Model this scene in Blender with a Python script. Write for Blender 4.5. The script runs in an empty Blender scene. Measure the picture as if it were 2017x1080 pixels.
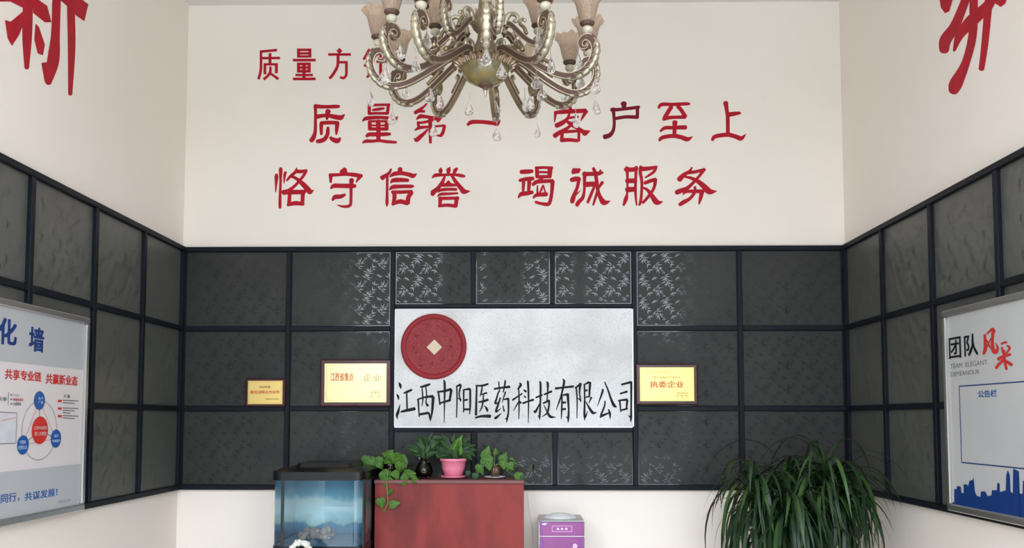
import bpy, math, random
from mathutils import Vector, Matrix, Euler
random.seed(7)
S = bpy.context.scene
COL = S.collection
R = math.radians

# ------------------------------------------------------------------ camera, world, exposure
F = 1620.0; CX, CY = 1008.5, 730.0; EYE = 1.55
PITCH = math.atan(95.0 / F); YAW = math.atan(20.5 / F)
cd = bpy.data.cameras.new('camera'); cam = bpy.data.objects.new('camera', cd); COL.objects.link(cam)
cam.location = (0, 0, EYE); cam.rotation_euler = (R(90) + PITCH, 0, YAW)
cd.sensor_width = 36; cd.lens = F / 2017 * 36; cd.shift_y = (CY - 540) / 2017; cd.clip_start = 0.02
S.camera = cam
S.view_settings.view_transform = 'Standard'; S.view_settings.look = 'None'
S.view_settings.exposure = 1.64; S.view_settings.gamma = 1.0
S.view_settings.use_curve_mapping = False
S.cycles.max_bounces = 10; S.cycles.diffuse_bounces = 5; S.cycles.transparent_max_bounces = 24
S.cycles.caustics_reflective = False; S.cycles.caustics_refractive = False

world = bpy.data.worlds.new('sky'); S.world = world; world.use_nodes = True
wn = world.node_tree.nodes; wl = world.node_tree.links; wn.clear()
wo = wn.new('ShaderNodeOutputWorld'); wb = wn.new('ShaderNodeBackground')
tc = wn.new('ShaderNodeTexCoord'); sp = wn.new('ShaderNodeSeparateXYZ'); rp = wn.new('ShaderNodeValToRGB')
wl.new(tc.outputs['Generated'], sp.inputs[0]); wl.new(sp.outputs['Z'], rp.inputs[0])
rp.color_ramp.elements[0].position = 0.0; rp.color_ramp.elements[0].color = (0.93, 0.91, 0.97, 1)
rp.color_ramp.elements[1].position = 0.8; rp.color_ramp.elements[1].color = (0.50, 0.73, 1.0, 1)
wl.new(rp.outputs[0], wb.inputs['Color']); wb.inputs['Strength'].default_value = 4.0
wl.new(wb.outputs[0], wo.inputs[0])

ROT = Euler((R(90) + PITCH, 0, YAW)).to_matrix()
def ray(u, v): return ROT @ Vector(((u - CX) / F, (CY - v) / F, -1.0))
def PY(u, v, y):
    d = ray(u, v); t = y / d.y; return Vector((0, 0, EYE)) + d * t
def PX(u, v, x):
    d = ray(u, v); t = x / d.x; return Vector((0, 0, EYE)) + d * t

D = 5.0
XL = PY(361, 480, D).x; XR = PY(1664, 480, D).x
ZC = PY(1000, 7, D).z
YF = -0.25
portal = bpy.data.lights.new('door_portal', 'AREA'); portal.shape = 'RECTANGLE'; portal.size = XR - XL; portal.size_y = 3.9
portal.cycles.is_portal = True
po = bpy.data.objects.new('door_portal', portal); COL.objects.link(po)
po.location = ((XL + XR) / 2, YF - 0.05, 1.95); po.rotation_euler = (R(90), 0, 0)

# ------------------------------------------------------------------ materials
MATS = {}
def mat(name, col, rough=0.5, metal=0.0, spec=0.5, noise=None, bump=None, ior=1.5, coat=0, trans=0):
    if name in MATS: return MATS[name]
    m = bpy.data.materials.new(name); m.use_nodes = True; nt = m.node_tree
    b = nt.nodes['Principled BSDF']
    b.inputs['Base Color'].default_value = (*col, 1); b.inputs['Roughness'].default_value = rough
    b.inputs['Metallic'].default_value = metal; b.inputs['Specular IOR Level'].default_value = spec
    b.inputs['IOR'].default_value = ior; b.inputs['Coat Weight'].default_value = coat
    b.inputs['Transmission Weight'].default_value = trans
    tcn = nt.nodes.new('ShaderNodeTexCoord')
    if noise:   # (scale, col2, lo, hi[, stretch])
        mp = nt.nodes.new('ShaderNodeMapping'); nt.links.new(tcn.outputs['Object'], mp.inputs[0])
        if len(noise) > 4: mp.inputs['Scale'].default_value = noise[4]
        n = nt.nodes.new('ShaderNodeTexNoise'); n.inputs['Scale'].default_value = noise[0]; n.inputs['Detail'].default_value = 5
        nt.links.new(mp.outputs[0], n.inputs['Vector'])
        r = nt.nodes.new('ShaderNodeValToRGB')
        r.color_ramp.elements[0].position = noise[2]; r.color_ramp.elements[1].position = noise[3]
        r.color_ramp.elements[0].color = (*col, 1); r.color_ramp.elements[1].color = (*noise[1], 1)
        nt.links.new(n.outputs[0], r.inputs[0]); nt.links.new(r.outputs[0], b.inputs['Base Color'])
    if bump:    # (kind, scale, strength, distance)
        if bump[0] == 'noise':
            t = nt.nodes.new('ShaderNodeTexNoise'); t.inputs['Detail'].default_value = 4; out = t.outputs[0]
        else:
            t = nt.nodes.new('ShaderNodeTexVoronoi'); out = t.outputs['Distance']
        t.inputs['Scale'].default_value = bump[1]; nt.links.new(tcn.outputs['Object'], t.inputs['Vector'])
        bn = nt.nodes.new('ShaderNodeBump'); bn.inputs['Strength'].default_value = bump[2]; bn.inputs['Distance'].default_value = bump[3]
        nt.links.new(out, bn.inputs['Height']); nt.links.new(bn.outputs[0], b.inputs['Normal'])
    MATS[name] = m; return m

WALL = mat('wall_paint', (0.88, 0.80, 0.72), 0.6, spec=0.25, noise=(1.3, (0.86, 0.78, 0.695), 0.35, 0.7), bump=('noise', 60, 0.03, 0.002))
CEIL = mat('ceiling_paint', (0.74, 0.72, 0.70), 0.7)
FLOORM = mat('floor_tile', (0.66, 0.58, 0.49), 0.25, noise=(6, (0.60, 0.52, 0.43), 0.4, 0.7))
GROUND = mat('paving', (0.70, 0.61, 0.50), 0.8, noise=(3, (0.62, 0.54, 0.45), 0.4, 0.7))
RED = mat('red_paint', (0.40, 0.006, 0.020), 0.6, spec=0.2, noise=(14, (0.47, 0.008, 0.022), 0.4, 0.65))
DRED = mat('dark_red_paint', (0.19, 0.004, 0.018), 0.6, spec=0.2)
BLK = mat('black_paint', (0.008, 0.008, 0.009), 0.6, spec=0.15)
STEEL = mat('dark_painted_steel', (0.0060, 0.0078, 0.0125), 0.5, spec=0.16)
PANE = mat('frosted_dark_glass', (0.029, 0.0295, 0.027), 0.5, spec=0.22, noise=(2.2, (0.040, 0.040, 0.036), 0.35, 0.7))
PANES = mat('frosted_dark_glass_lit', (0.080, 0.082, 0.072), 0.45, spec=0.6, noise=(3.0, (0.100, 0.102, 0.090), 0.35, 0.7))  # same glass as PANE, stronger side-wall reflection lightened into the base colour
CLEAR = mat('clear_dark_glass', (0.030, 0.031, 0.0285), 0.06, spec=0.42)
CLEARS = mat('clear_dark_glass_lit', (0.084, 0.087, 0.078), 0.3, spec=0.5)  # side-wall copy of CLEAR, reflected light put into its colour
ALU = mat('aluminium', (0.50, 0.49, 0.47), 0.32, metal=0.9)
STONE = mat('white_terrazzo', (0.70, 0.71, 0.70), 0.35, spec=0.5)
COIN = mat('red_relief', (0.25, 0.008, 0.013), 0.5, spec=0.3)
COINR = mat('red_relief_rough', (0.24, 0.008, 0.014), 0.5, noise=(200, (0.50, 0.14, 0.13), 0.60, 0.68), bump=('noise', 110, 0.9, 0.006))
BEIGE = mat('beige_inlay', (0.62, 0.50, 0.35), 0.5)
EDGEW = mat('white_edge', (0.85, 0.85, 0.86), 0.4)
MAHOG = mat('mahogany', (0.045, 0.010, 0.012), 0.28, noise=(20, (0.07, 0.016, 0.015), 0.4, 0.6, (1, 1, 6)))
GOLD = mat('gold_plate', (0.90, 0.66, 0.22), 0.30, metal=0.55)
GOLDL = mat('pale_gold_plate', (0.95, 0.80, 0.42), 0.22, metal=0.55)
BRONZE = mat('antique_bronze', (0.36, 0.275, 0.17), 0.36, metal=0.8, noise=(40, (0.29, 0.22, 0.135), 0.4, 0.6))
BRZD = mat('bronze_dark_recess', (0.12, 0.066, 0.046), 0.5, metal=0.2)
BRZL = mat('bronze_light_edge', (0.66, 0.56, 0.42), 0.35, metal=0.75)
CREAMG = mat('cream_gold', (0.50, 0.44, 0.32), 0.36, metal=0.7)
IVORY = mat('ivory_cup', (0.60, 0.54, 0.41), 0.3, noise=(25, (0.50, 0.46, 0.34), 0.4, 0.7))
MARBLE = mat('alabaster_bowl', (0.17, 0.145, 0.07), 0.14, noise=(16, (0.32, 0.22, 0.035), 0.42, 0.75), coat=0.3)
WHITEP = mat('white_plastic', (0.80, 0.80, 0.79), 0.3)
GREYP = mat('grey_plastic', (0.42, 0.43, 0.42), 0.4)
PURPLE = mat('purple_panel', (0.26, 0.055, 0.22), 0.2, spec=0.3, noise=(5, (0.30, 0.065, 0.25), 0.4, 0.6), coat=0.1)
DPURP = mat('dark_purple', (0.19, 0.03, 0.24), 0.2)
LILAC = mat('lilac_print', (0.80, 0.55, 0.80), 0.4)
CHERRY = mat('cherry_laminate', (0.27, 0.040, 0.034), 0.42, noise=(4.5, (0.14, 0.024, 0.022), 0.42, 0.72, (1.6, 1, 0.55)), spec=0.2)
CHERRYT = mat('cherry_edge', (0.16, 0.05, 0.045), 0.4)
BPLAS = mat('black_plastic', (0.006, 0.006, 0.007), 0.25, spec=0.35)
PINK = mat('pink_plastic', (0.80, 0.22, 0.32), 0.4)
SOIL = mat('soil', (0.05, 0.035, 0.025), 0.9, bump=('noise', 80, 0.8, 0.01))
GREEN = mat('leaf_green', (0.040, 0.115, 0.010), 0.45, spec=0.22, noise=(18, (0.095, 0.20, 0.022), 0.45, 0.7))
GREENL = mat('leaf_light', (0.13, 0.26, 0.045), 0.45, spec=0.25)
GREEND = mat('leaf_dark', (0.010, 0.034, 0.010), 0.42, spec=0.25, noise=(18, (0.026, 0.075, 0.018), 0.45, 0.7))
STRAP = mat('strap_leaf', (0.0095, 0.026, 0.009), 0.40, spec=0.3, noise=(6, (0.022, 0.055, 0.013), 0.45, 0.75))
STRAP2 = mat('strap_leaf_bright', (0.028, 0.072, 0.013), 0.4, spec=0.3, noise=(6, (0.045, 0.095, 0.02), 0.45, 0.7))
STEM = mat('stem', (0.16, 0.22, 0.08), 0.5)
YELL = mat('withered_leaf', (0.62, 0.45, 0.20), 0.6)
BARK = mat('bark', (0.12, 0.085, 0.055), 0.85, bump=('noise', 40, 0.8, 0.01))
POSTW = mat('print_white', (0.66, 0.61, 0.60), 0.35)
POSTB = mat('print_greyblue', (0.43, 0.44, 0.45), 0.35)
BOARDW = mat('board_white', (0.52, 0.52, 0.505), 0.30, noise=(1.6, (0.48, 0.48, 0.475), 0.4, 0.6, (1, 1.5, 1)))
NAVY = mat('print_navy', (0.004, 0.034, 0.17), 0.4)
BLUE = mat('print_blue', (0.008, 0.085, 0.31), 0.4)
REDP = mat('print_red', (0.54, 0.025, 0.022), 0.4)
GREYT = mat('print_grey', (0.16, 0.16, 0.18), 0.5)
SALMON = mat('print_salmon', (0.72, 0.22, 0.18), 0.5)
WPRINT = mat('print_lightblue', (0.62, 0.72, 0.85), 0.5)
ROCK = mat('white_rock', (0.72, 0.69, 0.60), 0.7, bump=('noise', 60, 1.0, 0.01))
OUTW = mat('facade_render', (0.30, 0.31, 0.28), 0.9)
TREEG = mat('tree_foliage', (0.05, 0.08, 0.035), 0.9)
CARP = mat('car_paint', (0.02, 0.05, 0.12), 0.2, coat=0.6)
RUBBER = mat('rubber', (0.012, 0.012, 0.012), 0.7)
DARKG = mat('car_glass', (0.02, 0.025, 0.03), 0.05)

def node_mat(name):
    m = bpy.data.materials.new(name); m.use_nodes = True; m.node_tree.nodes.clear()
    MATS[name] = m; return m, m.node_tree.nodes, m.node_tree.links
# speckles on terrazzo
def speck():
    m = STONE; n, l = m.node_tree.nodes, m.node_tree.links; b = n['Principled BSDF']
    t = n.new('ShaderNodeTexCoord')
    a = n.new('ShaderNodeTexNoise'); a.inputs['Scale'].default_value = 150; a.inputs['Detail'].default_value = 3
    ar = n.new('ShaderNodeValToRGB'); ar.color_ramp.elements[0].position = 0.56; ar.color_ramp.elements[1].position = 0.66
    c = n.new('ShaderNodeTexNoise'); c.inputs['Scale'].default_value = 3.2; c.inputs['Detail'].default_value = 3
    cr = n.new('ShaderNodeValToRGB'); cr.color_ramp.elements[0].position = 0.38; cr.color_ramp.elements[1].position = 0.62
    mu = n.new('ShaderNodeMath'); mu.operation = 'MULTIPLY'; mu.use_clamp = True
    mx = n.new('ShaderNodeMixRGB'); mx.inputs[1].default_value = (0.70, 0.70, 0.69, 1); mx.inputs[2].default_value = (0.30, 0.29, 0.27, 1)
    my = n.new('ShaderNodeMixRGB'); my.inputs[1].default_value = (0.55, 0.54, 0.52, 1); my.inputs[2].default_value = (0.68, 0.68, 0.67, 1)
    for q in (a, c): l.new(t.outputs['Object'], q.inputs['Vector'])
    l.new(a.outputs[0], ar.inputs[0]); l.new(c.outputs[0], cr.inputs[0]); l.new(ar.outputs[0], mu.inputs[0]); mu.inputs[1].default_value = 0.42
    l.new(cr.outputs[0], my.inputs[0]); l.new(my.outputs[0], mx.inputs[1]); l.new(mu.outputs[0], mx.inputs[0]); l.new(mx.outputs[0], b.inputs['Base Color'])
speck()
# amber frosted crackle glass
def amber():
    m, n, l = node_mat('amber_frosted_glass')
    o = n.new('ShaderNodeOutputMaterial'); tr = n.new('ShaderNodeBsdfTranslucent'); df = n.new('ShaderNodeBsdfDiffuse'); gl = n.new('ShaderNodeBsdfGlossy')
    tp = n.new('ShaderNodeBsdfTransparent')
    tr.inputs[0].default_value = (0.95, 0.74, 0.55, 1); df.inputs[0].default_value = (0.66, 0.46, 0.33, 1); gl.inputs[1].default_value = 0.15
    tp.inputs[0].default_value = (0.95, 0.80, 0.66, 1)
    a = n.new('ShaderNodeMixShader'); b = n.new('ShaderNodeMixShader'); c = n.new('ShaderNodeMixShader')
    l.new(tr.outputs[0], a.inputs[1]); l.new(df.outputs[0], a.inputs[2]); a.inputs[0].default_value = 0.45
    l.new(a.outputs[0], b.inputs[1]); l.new(tp.outputs[0], b.inputs[2]); b.inputs[0].default_value = 0.25
    f = n.new('ShaderNodeFresnel'); f.inputs[0].default_value = 1.5
    l.new(f.outputs[0], c.inputs[0]); l.new(b.outputs[0], c.inputs[1]); l.new(gl.outputs[0], c.inputs[2])
    t = n.new('ShaderNodeTexCoord'); v = n.new('ShaderNodeTexVoronoi'); v.inputs['Scale'].default_value = 110
    bp = n.new('ShaderNodeBump'); bp.inputs['Strength'].default_value = 0.9; bp.inputs['Distance'].default_value = 0.004
    l.new(t.outputs['Object'], v.inputs['Vector']); l.new(v.outputs['Distance'], bp.inputs['Height'])
    for s in (tr, df, gl, f): l.new(bp.outputs[0], s.inputs['Normal'])
    l.new(c.outputs[0], o.inputs[0]); return m
AMBER = amber()
def thin_glass(name, tint, refl=1.0):
    m, n, l = node_mat(name)
    o = n.new('ShaderNodeOutputMaterial'); tp = n.new('ShaderNodeBsdfTransparent'); gl = n.new('ShaderNodeBsdfGlossy'); mx = n.new('ShaderNodeMixShader')
    tp.inputs[0].default_value = (*tint, 1); gl.inputs[1].default_value = 0.0
    f = n.new('ShaderNodeFresnel'); f.inputs[0].default_value = 1.5
    l.new(f.outputs[0], mx.inputs[0]); l.new(tp.outputs[0], mx.inputs[1]); l.new(gl.outputs[0], mx.inputs[2]); l.new(mx.outputs[0], o.inputs[0])
    return m
TGLASS = thin_glass('tank_glass', (0.88, 0.95, 0.95))
VGLASS = thin_glass('smoky_vase_glass', (0.42, 0.40, 0.36))
JGLASS = thin_glass('brown_jar_glass', (0.55, 0.42, 0.28))
def crystal():
    m, n, l = node_mat('cut_crystal'); o = n.new('ShaderNodeOutputMaterial'); g = n.new('ShaderNodeBsdfGlass'); t = n.new('ShaderNodeBsdfTransparent'); x = n.new('ShaderNodeMixShader')
    g.inputs['IOR'].default_value = 1.5; g.inputs['Roughness'].default_value = 0.0; x.inputs[0].default_value = 0.8; t.inputs[0].default_value = (.98, .98, .98, 1)
    l.new(t.outputs[0], x.inputs[1]); l.new(g.outputs[0], x.inputs[2]); l.new(x.outputs[0], o.inputs[0]); return m
CRYST = crystal()
def backdrop():
    m = bpy.data.materials.new('reef_backdrop'); m.use_nodes = True; n, l = m.node_tree.nodes, m.node_tree.links; b = n['Principled BSDF']
    t = n.new('ShaderNodeTexCoord'); s = n.new('ShaderNodeSeparateXYZ'); l.new(t.outputs['Object'], s.inputs[0])
    ns = n.new('ShaderNodeTexNoise'); ns.inputs['Scale'].default_value = 9; ns.inputs['Detail'].default_value = 6; l.new(t.outputs['Object'], ns.inputs['Vector'])
    a = n.new('ShaderNodeMath'); a.operation = 'MULTIPLY_ADD'; a.inputs[1].default_value = 0.12; l.new(ns.outputs[0], a.inputs[0]); l.new(s.outputs['Z'], a.inputs[2])
    mr = n.new('ShaderNodeMapRange'); mr.inputs[1].default_value = 0.87; mr.inputs[2].default_value = 1.29; l.new(a.outputs[0], mr.inputs[0])
    r = n.new('ShaderNodeValToRGB'); e = r.color_ramp.elements
    e[0].position = 0.0; e[0].color = (0.02, 0.09, 0.16, 1); e[1].position = 1.0; e[1].color = (0.05, 0.32, 0.58, 1)
    for p, c in ((0.14, (0.03, 0.16, 0.30, 1)), (0.27, (0.06, 0.27, 0.42, 1)), (0.31, (0.45, 0.66, 0.66, 1)), (0.40, (0.60, 0.86, 0.92, 1)), (0.60, (0.66, 0.88, 0.92, 1)), (0.68, (0.20, 0.55, 0.72, 1)), (0.80, (0.10, 0.42, 0.66, 1))):  # pale middle band paints the bright ground reflected in the tank glass
        q = e.new(p); q.color = c
    l.new(mr.outputs[0], r.inputs[0]); l.new(r.outputs[0], b.inputs['Base Color']); b.inputs['Roughness'].default_value = 0.4
    return m
REEF = backdrop()

# ------------------------------------------------------------------ mesh helpers
class MB:
    def __init__(s): s.v = []; s.f = []; s.m = []; s.sm = []
    def add(s, vs, fs, mi=0, smooth=False):
        o = len(s.v); s.v += [Vector(q) for q in vs]
        for f in fs: s.f.append(tuple(i + o for i in f)); s.m.append(mi); s.sm.append(smooth)
        return s
    def box(s, lo, hi, mi=0, ch=0.0):
        x0, y0, z0 = lo; x1, y1, z1 = hi
        if ch <= 0:
            return s.add([(x0,y0,z0),(x1,y0,z0),(x1,y1,z0),(x0,y1,z0),(x0,y0,z1),(x1,y0,z1),(x1,y1,z1),(x0,y1,z1)],
                  [(0,3,2,1),(4,5,6,7),(0,1,5,4),(1,2,6,5),(2,3,7,6),(3,0,4,7)], mi)
        c = min(ch, (x1-x0)/2.1, (y1-y0)/2.1, (z1-z0)/2.1)
        vs = []; idx = {}
        for ix, (xa, sx) in enumerate(((x0, 1), (x1, -1))):
            for iy, (ya, sy) in enumerate(((y0, 1), (y1, -1))):
                for iz, (za, sz) in enumerate(((z0, 1), (z1, -1))):
                    idx[ix,iy,iz] = len(vs)
                    vs += [(xa, ya+sy*c, za+sz*c), (xa+sx*c, ya, za+sz*c), (xa+sx*c, ya+sy*c, za)]
        g = lambda a, b, d, k: idx[a, b, d] + k
        fs = []
        for a in (0, 1):
            q = [g(a,0,0,0), g(a,1,0,0), g(a,1,1,0), g(a,0,1,0)]; fs.append(q[::-1] if a == 0 else q)
            q = [g(0,a,0,1), g(1,a,0,1), g(1,a,1,1), g(0,a,1,1)]; fs.append(q if a == 0 else q[::-1])
            q = [g(0,0,a,2), g(1,0,a,2), g(1,1,a,2), g(0,1,a,2)]; fs.append(q[::-1] if a == 0 else q)
        for b in (0, 1):
            for d in (0, 1):
                q = [g(0,b,d,1), g(1,b,d,1), g(1,b,d,2), g(0,b,d,2)]; fs.append(q if (b != d) else q[::-1])
                q = [g(b,0,d,0), g(b,1,d,0), g(b,1,d,2), g(b,0,d,2)]; fs.append(q if (b == d) else q[::-1])
                q = [g(b,d,0,0), g(b,d,1,0), g(b,d,1,1), g(b,d,0,1)]; fs.append(q if (b != d) else q[::-1])
        for a in (0, 1):
            for b in (0, 1):
                for d in (0, 1):
                    q = [g(a,b,d,0), g(a,b,d,1), g(a,b,d,2)]; fs.append(q if (a+b+d) % 2 == 0 else q[::-1])
        return s.add(vs, fs, mi)
    def lathe(s, prof, n=24, c=(0, 0, 0), mi=0, smooth=True, mod=None):
        vs = []; fs = []
        for (r, z) in prof:
            for k in range(n):
                a = 2*math.pi*k/n; rr, zz = (mod(r, z, a) if mod else (r, z))
                vs.append((c[0]+rr*math.cos(a), c[1]+rr*math.sin(a), c[2]+zz))
        for i in range(len(prof)-1):
            for k in range(n):
                k2 = (k+1) % n; fs.append((i*n+k, i*n+k2, (i+1)*n+k2, (i+1)*n+k))
        return s.add(vs, fs, mi, smooth)
    def tube(s, pts, rad, n=8, mi=0, cap=True, smooth=True):
        pts = [Vector(p) for p in pts]; N = len(pts)
        rad = [rad]*N if isinstance(rad, (int, float)) else rad
        vs = []; fs = []; prev = None
        for i, p in enumerate(pts):
            t = (pts[min(i+1, N-1)] - pts[max(i-1, 0)])
            t = t.normalized() if t.length > 1e-9 else Vector((0, 0, 1))
            if prev is None: a = t.orthogonal().normalized()
            else:
                a = prev - t*prev.dot(t); a = a.normalized() if a.length > 1e-6 else t.orthogonal().normalized()
            prev = a; b = t.cross(a)
            for k in range(n):
                w = 2*math.pi*k/n; vs.append(p + (a*math.cos(w) + b*math.sin(w))*rad[i])
        for i in range(N-1):
            for k in range(n):
                k2 = (k+1) % n; fs.append((i*n+k, i*n+k2, (i+1)*n+k2, (i+1)*n+k))
        if cap: fs.append(tuple(range(n))[::-1]); fs.append(tuple((N-1)*n+k for k in range(n)))
        return s.add(vs, fs, mi, smooth)
    def ball(s, c, r, n=10, m=6, mi=0, sc=(1, 1, 1), M=None):
        vs = []; fs = []
        for i in range(m+1):
            th = math.pi*i/m
            for k in range(n):
                a = 2*math.pi*k/n
                q = Vector((math.sin(th)*math.cos(a)*r*sc[0], math.sin(th)*math.sin(a)*r*sc[1], math.cos(th)*r*sc[2]))
                if M: q = M @ q
                vs.append(Vector(c) + q)
        for i in range(m):
            for k in range(n):
                k2 = (k+1) % n; fs.append((i*n+k, (i+1)*n+k, (i+1)*n+k2, i*n+k2))
        return s.add(vs, fs, mi, True)
    def xf(s, M):
        s.v = [M @ q for q in s.v]; return s
    def mesh(s, name, mats, org=(0, 0, 0)):
        o = Vector(org); me = bpy.data.meshes.new(name)
        me.from_pydata([q - o for q in s.v], [], s.f)
        for m in (mats if isinstance(mats, (list, tuple)) else [mats]): me.materials.append(m)
        me.polygons.foreach_set('material_index', s.m); me.polygons.foreach_set('use_smooth', s.sm)
        me.validate(); me.update(); return me
    def build(s, name, mats, parent=None, **kw):
        org = worg(parent) if parent else (0, 0, 0)
        return link(name, s.mesh(name, mats, org), parent, **kw)
def worg(o):
    p = Vector((0, 0, 0))
    while o: p += o.location; o = o.parent
    return p
def link(name, me, parent=None, label=None, cat=None, group=None, kind=None):
    o = bpy.data.objects.new(name, me); COL.objects.link(o)
    if parent: o.parent = parent
    tag(o, label, cat, group, kind); return o
def tag(o, label=None, cat=None, group=None, kind=None):
    if label: o['label'] = label
    if cat: o['category'] = cat
    if group: o['group'] = group
    if kind: o['kind'] = kind
def thing(name, label, cat, loc, group=None):
    o = bpy.data.objects.new(name, None); o.empty_display_size = 0.05; COL.objects.link(o); o.location = loc
    tag(o, label, cat, group); return o
def struct(name, mb, m, label=None): return mb.build(name, m, None, kind='structure', label=label)

def cr(pts, n=6):       # Catmull-Rom over tuples of any width
    if len(pts) < 3:
        a, b = pts[0], pts[-1]; return [tuple(a[k] + (b[k]-a[k])*i/3 for k in range(len(a))) for i in range(4)]
    P = [pts[0]] + list(pts) + [pts[-1]]; out = []
    for i in range(1, len(P)-2):
        for j in range(n):
            t = j/n; q = []
            for k in range(len(pts[0])):
                a, b, c, d = P[i-1][k], P[i][k], P[i+1][k], P[i+2][k]
                q.append(0.5*((2*b) + (c-a)*t + (2*a-5*b+4*c-d)*t*t + (3*b-a-3*c+d)*t*t*t))
            out.append(tuple(q))
    out.append(tuple(pts[-1])); return out

def stroke2d(pts, rnd=True):
    """variable width brush stroke: 2D outline strip -> (verts2d, faces)"""
    c = cr(pts); vs = []; fs = []; L = []
    for i, (x, y, w) in enumerate(c):
        a = c[max(i-1, 0)]; b = c[min(i+1, len(c)-1)]
        dx, dy = b[0]-a[0], b[1]-a[1]; l = math.hypot(dx, dy) or 1
        L.append((x, y, max(w, 1)/2, dx/l, dy/l))
    x, y, h, dx, dy = L[0]; ring = []
    def cap(x, y, h, dx, dy, sgn):
        r = []
        for k in range(0, 7):
            a = math.pi*(k/6) - math.pi/2
            ex = math.cos(a)*h*0.75; ey = math.sin(a)*h
            r.append((x + sgn*dx*ex - dy*ey, y + sgn*dy*ex + dx*ey))
        return r
    left = [(x - dy*h, y + dx*h) for x, y, h, dx, dy in L]; right = [(x + dy*h, y - dx*h) for x, y, h, dx, dy in L]
    vs = left + right; N = len(L)
    for i in range(N-1): fs.append((i, i+1, N+i+1, N+i))
    if rnd:
        for (x, y, h, dx, dy), s in ((L[0], -1), (L[-1], 1)):
            o = len(vs); vs += cap(x, y, h, dx, dy, s); fs.append(tuple(range(o, o+7)))
    return vs, fs

def glyph(parent, org, sc, strokes, mapf, nrm, m, name='painted_character', label=None, rnd=True, polys=(), off=0.0008):
    """strokes in zoomed pixels -> photo pixels -> wall plane"""
    b = MB(); k = 0
    def put(vs, fs):
        nonlocal k
        W = [mapf(org[0] + x/sc, org[1] + y/sc) + nrm*(off + k*0.00006 + (i % (len(vs)//2+1))*1.5e-5) for i, (x, y) in enumerate(vs)]; k += 1
        n = None
        out = []
        for f in fs:
            if len(f) >= 3:
                nn = Vector((0, 0, 0))
                for i in range(1, len(f)-1): nn += (W[f[i]]-W[f[0]]).cross(W[f[i+1]]-W[f[0]])
                if len(f) == 4:
                    for g in ((f[0], f[1], f[2]), (f[0], f[2], f[3])):
                        nn = (W[g[1]]-W[g[0]]).cross(W[g[2]]-W[g[0]])
                        if nn.length > 1e-12: out.append(g if nn.dot(nrm) > 0 else g[::-1])
                else: out.append(f if nn.dot(nrm) > 0 else f[::-1])
        b.add(W, out)
    for s in strokes:
        pts = [tuple(float(q) for q in t.split(',')) for t in s.split()]
        put(*stroke2d(pts, rnd))
    for s in polys:
        pts = [tuple(float(q) for q in t.split(',')) for t in s.split()]
        put(pts, [tuple(range(len(pts)))])
    return b.build(name, m, parent, label=label)

# text: Blender's own font turned into a flat mesh and fitted to a box on a plane
_tc = bpy.data.curves.new('text_source', 'FONT'); _to = bpy.data.objects.new('text_source', _tc); COL.objects.link(_to)
def textmesh(body, bold=0.0, res=2):
    _tc.body = body; _tc.offset = bold; _tc.resolution_u = res; _tc.space_character = 1.0
    dg = bpy.context.evaluated_depsgraph_get(); dg.update()
    me = bpy.data.meshes.new_from_object(_to.evaluated_get(dg))
    V = [v.co.copy() for v in me.vertices]; Fc = [tuple(p.vertices) for p in me.polygons]
    bpy.data.meshes.remove(me); return V, Fc
def text(parent, body, A, B, C, nrm, m, bold=0.0, name='printed_text', off=0.0012, label=None):
    V, Fc = textmesh(body, 0.0)
    if bold > 0.012:        # heavier weight: the same outlines laid again, shifted by a hair
        n = len(V); V0, F0 = list(V), list(Fc)
        for k, (dx, dy) in enumerate(((bold, bold*.6), (-bold, -bold*.6), (bold, -bold*.6), (-bold, bold*.6)), 1):
            V += [Vector((v.x+dx, v.y+dy, k)) for v in V0]; Fc += [tuple(i+k*n for i in f) for f in F0]
    return _text(parent, V, Fc, A, B, C, nrm, m, name, off, label)
def _text(parent, V, Fc, A, B, C, nrm, m, name, off, label):
    """A = top-left, B = top-right, C = bottom-left world corners"""
    x0 = min(v.x for v in V); x1 = max(v.x for v in V); y0 = min(v.y for v in V); y1 = max(v.y for v in V)
    W = [A + (B-A)*((v.x-x0)/(x1-x0)) + (C-A)*((y1-v.y)/(y1-y0)) + nrm*(off + v.z*.00006) for v in V]
    out = []
    for f in Fc:
        n = (W[f[1]]-W[f[0]]).cross(W[f[2]]-W[f[0]]); out.append(f if n.dot(nrm) >= 0 else f[::-1])
    return MB().add(W, out).build(name, m, parent, label=label)

# ------------------------------------------------------------------ setting
T = 0.12
wall_back = struct('wall_back', MB().box((XL-T, D, 0), (XR+T, D+T, ZC)), WALL)
wall_left = struct('wall_left', MB().box((XL-T, YF-T, 0), (XL, D, ZC)), WALL)
wall_right = struct('wall_right', MB().box((XR, YF-T, 0), (XR+T, D, ZC)), WALL)
struct('floor', MB().box((XL-T, YF-T, -0.1), (XR+T, D+T, 0)), FLOORM)
struct('ceiling', MB().box((XL-T, YF-T, ZC), (XR+T, D+T, ZC+0.1)), CEIL)
fb = MB()
fb.box((XL, YF-T, 3.92), (XR, YF, ZC))                      # lintel
fb.box((-1.02, YF-0.10, 0), (-0.60, YF, 3.92), 1, 0.004)    # door posts
fb.box((0.64, YF-0.10, 0), (0.80, YF, 3.92), 1, 0.004)
fb.box((-0.46, YF-0.08, 3.02), (0.02, YF-0.02, 3.92), 1, 0.004)   # added unseen panel, dims the mirrored opening in the middle panes
fb.box((XL, YF-0.08, 2.55), (-1.02, YF-0.02, 2.60), 1); fb.box((0.80, YF-0.08, 2.55), (XR, YF-0.02, 2.60), 1)
struct('wall_front', fb, [WALL, STEEL])
struct('pavement', MB().box((-30, -32, -0.2), (30, YF-T, -0.1)), GROUND)
ob = MB(); ob.box((-30, -32, -0.1), (30, -30, 5.3)); 
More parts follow.
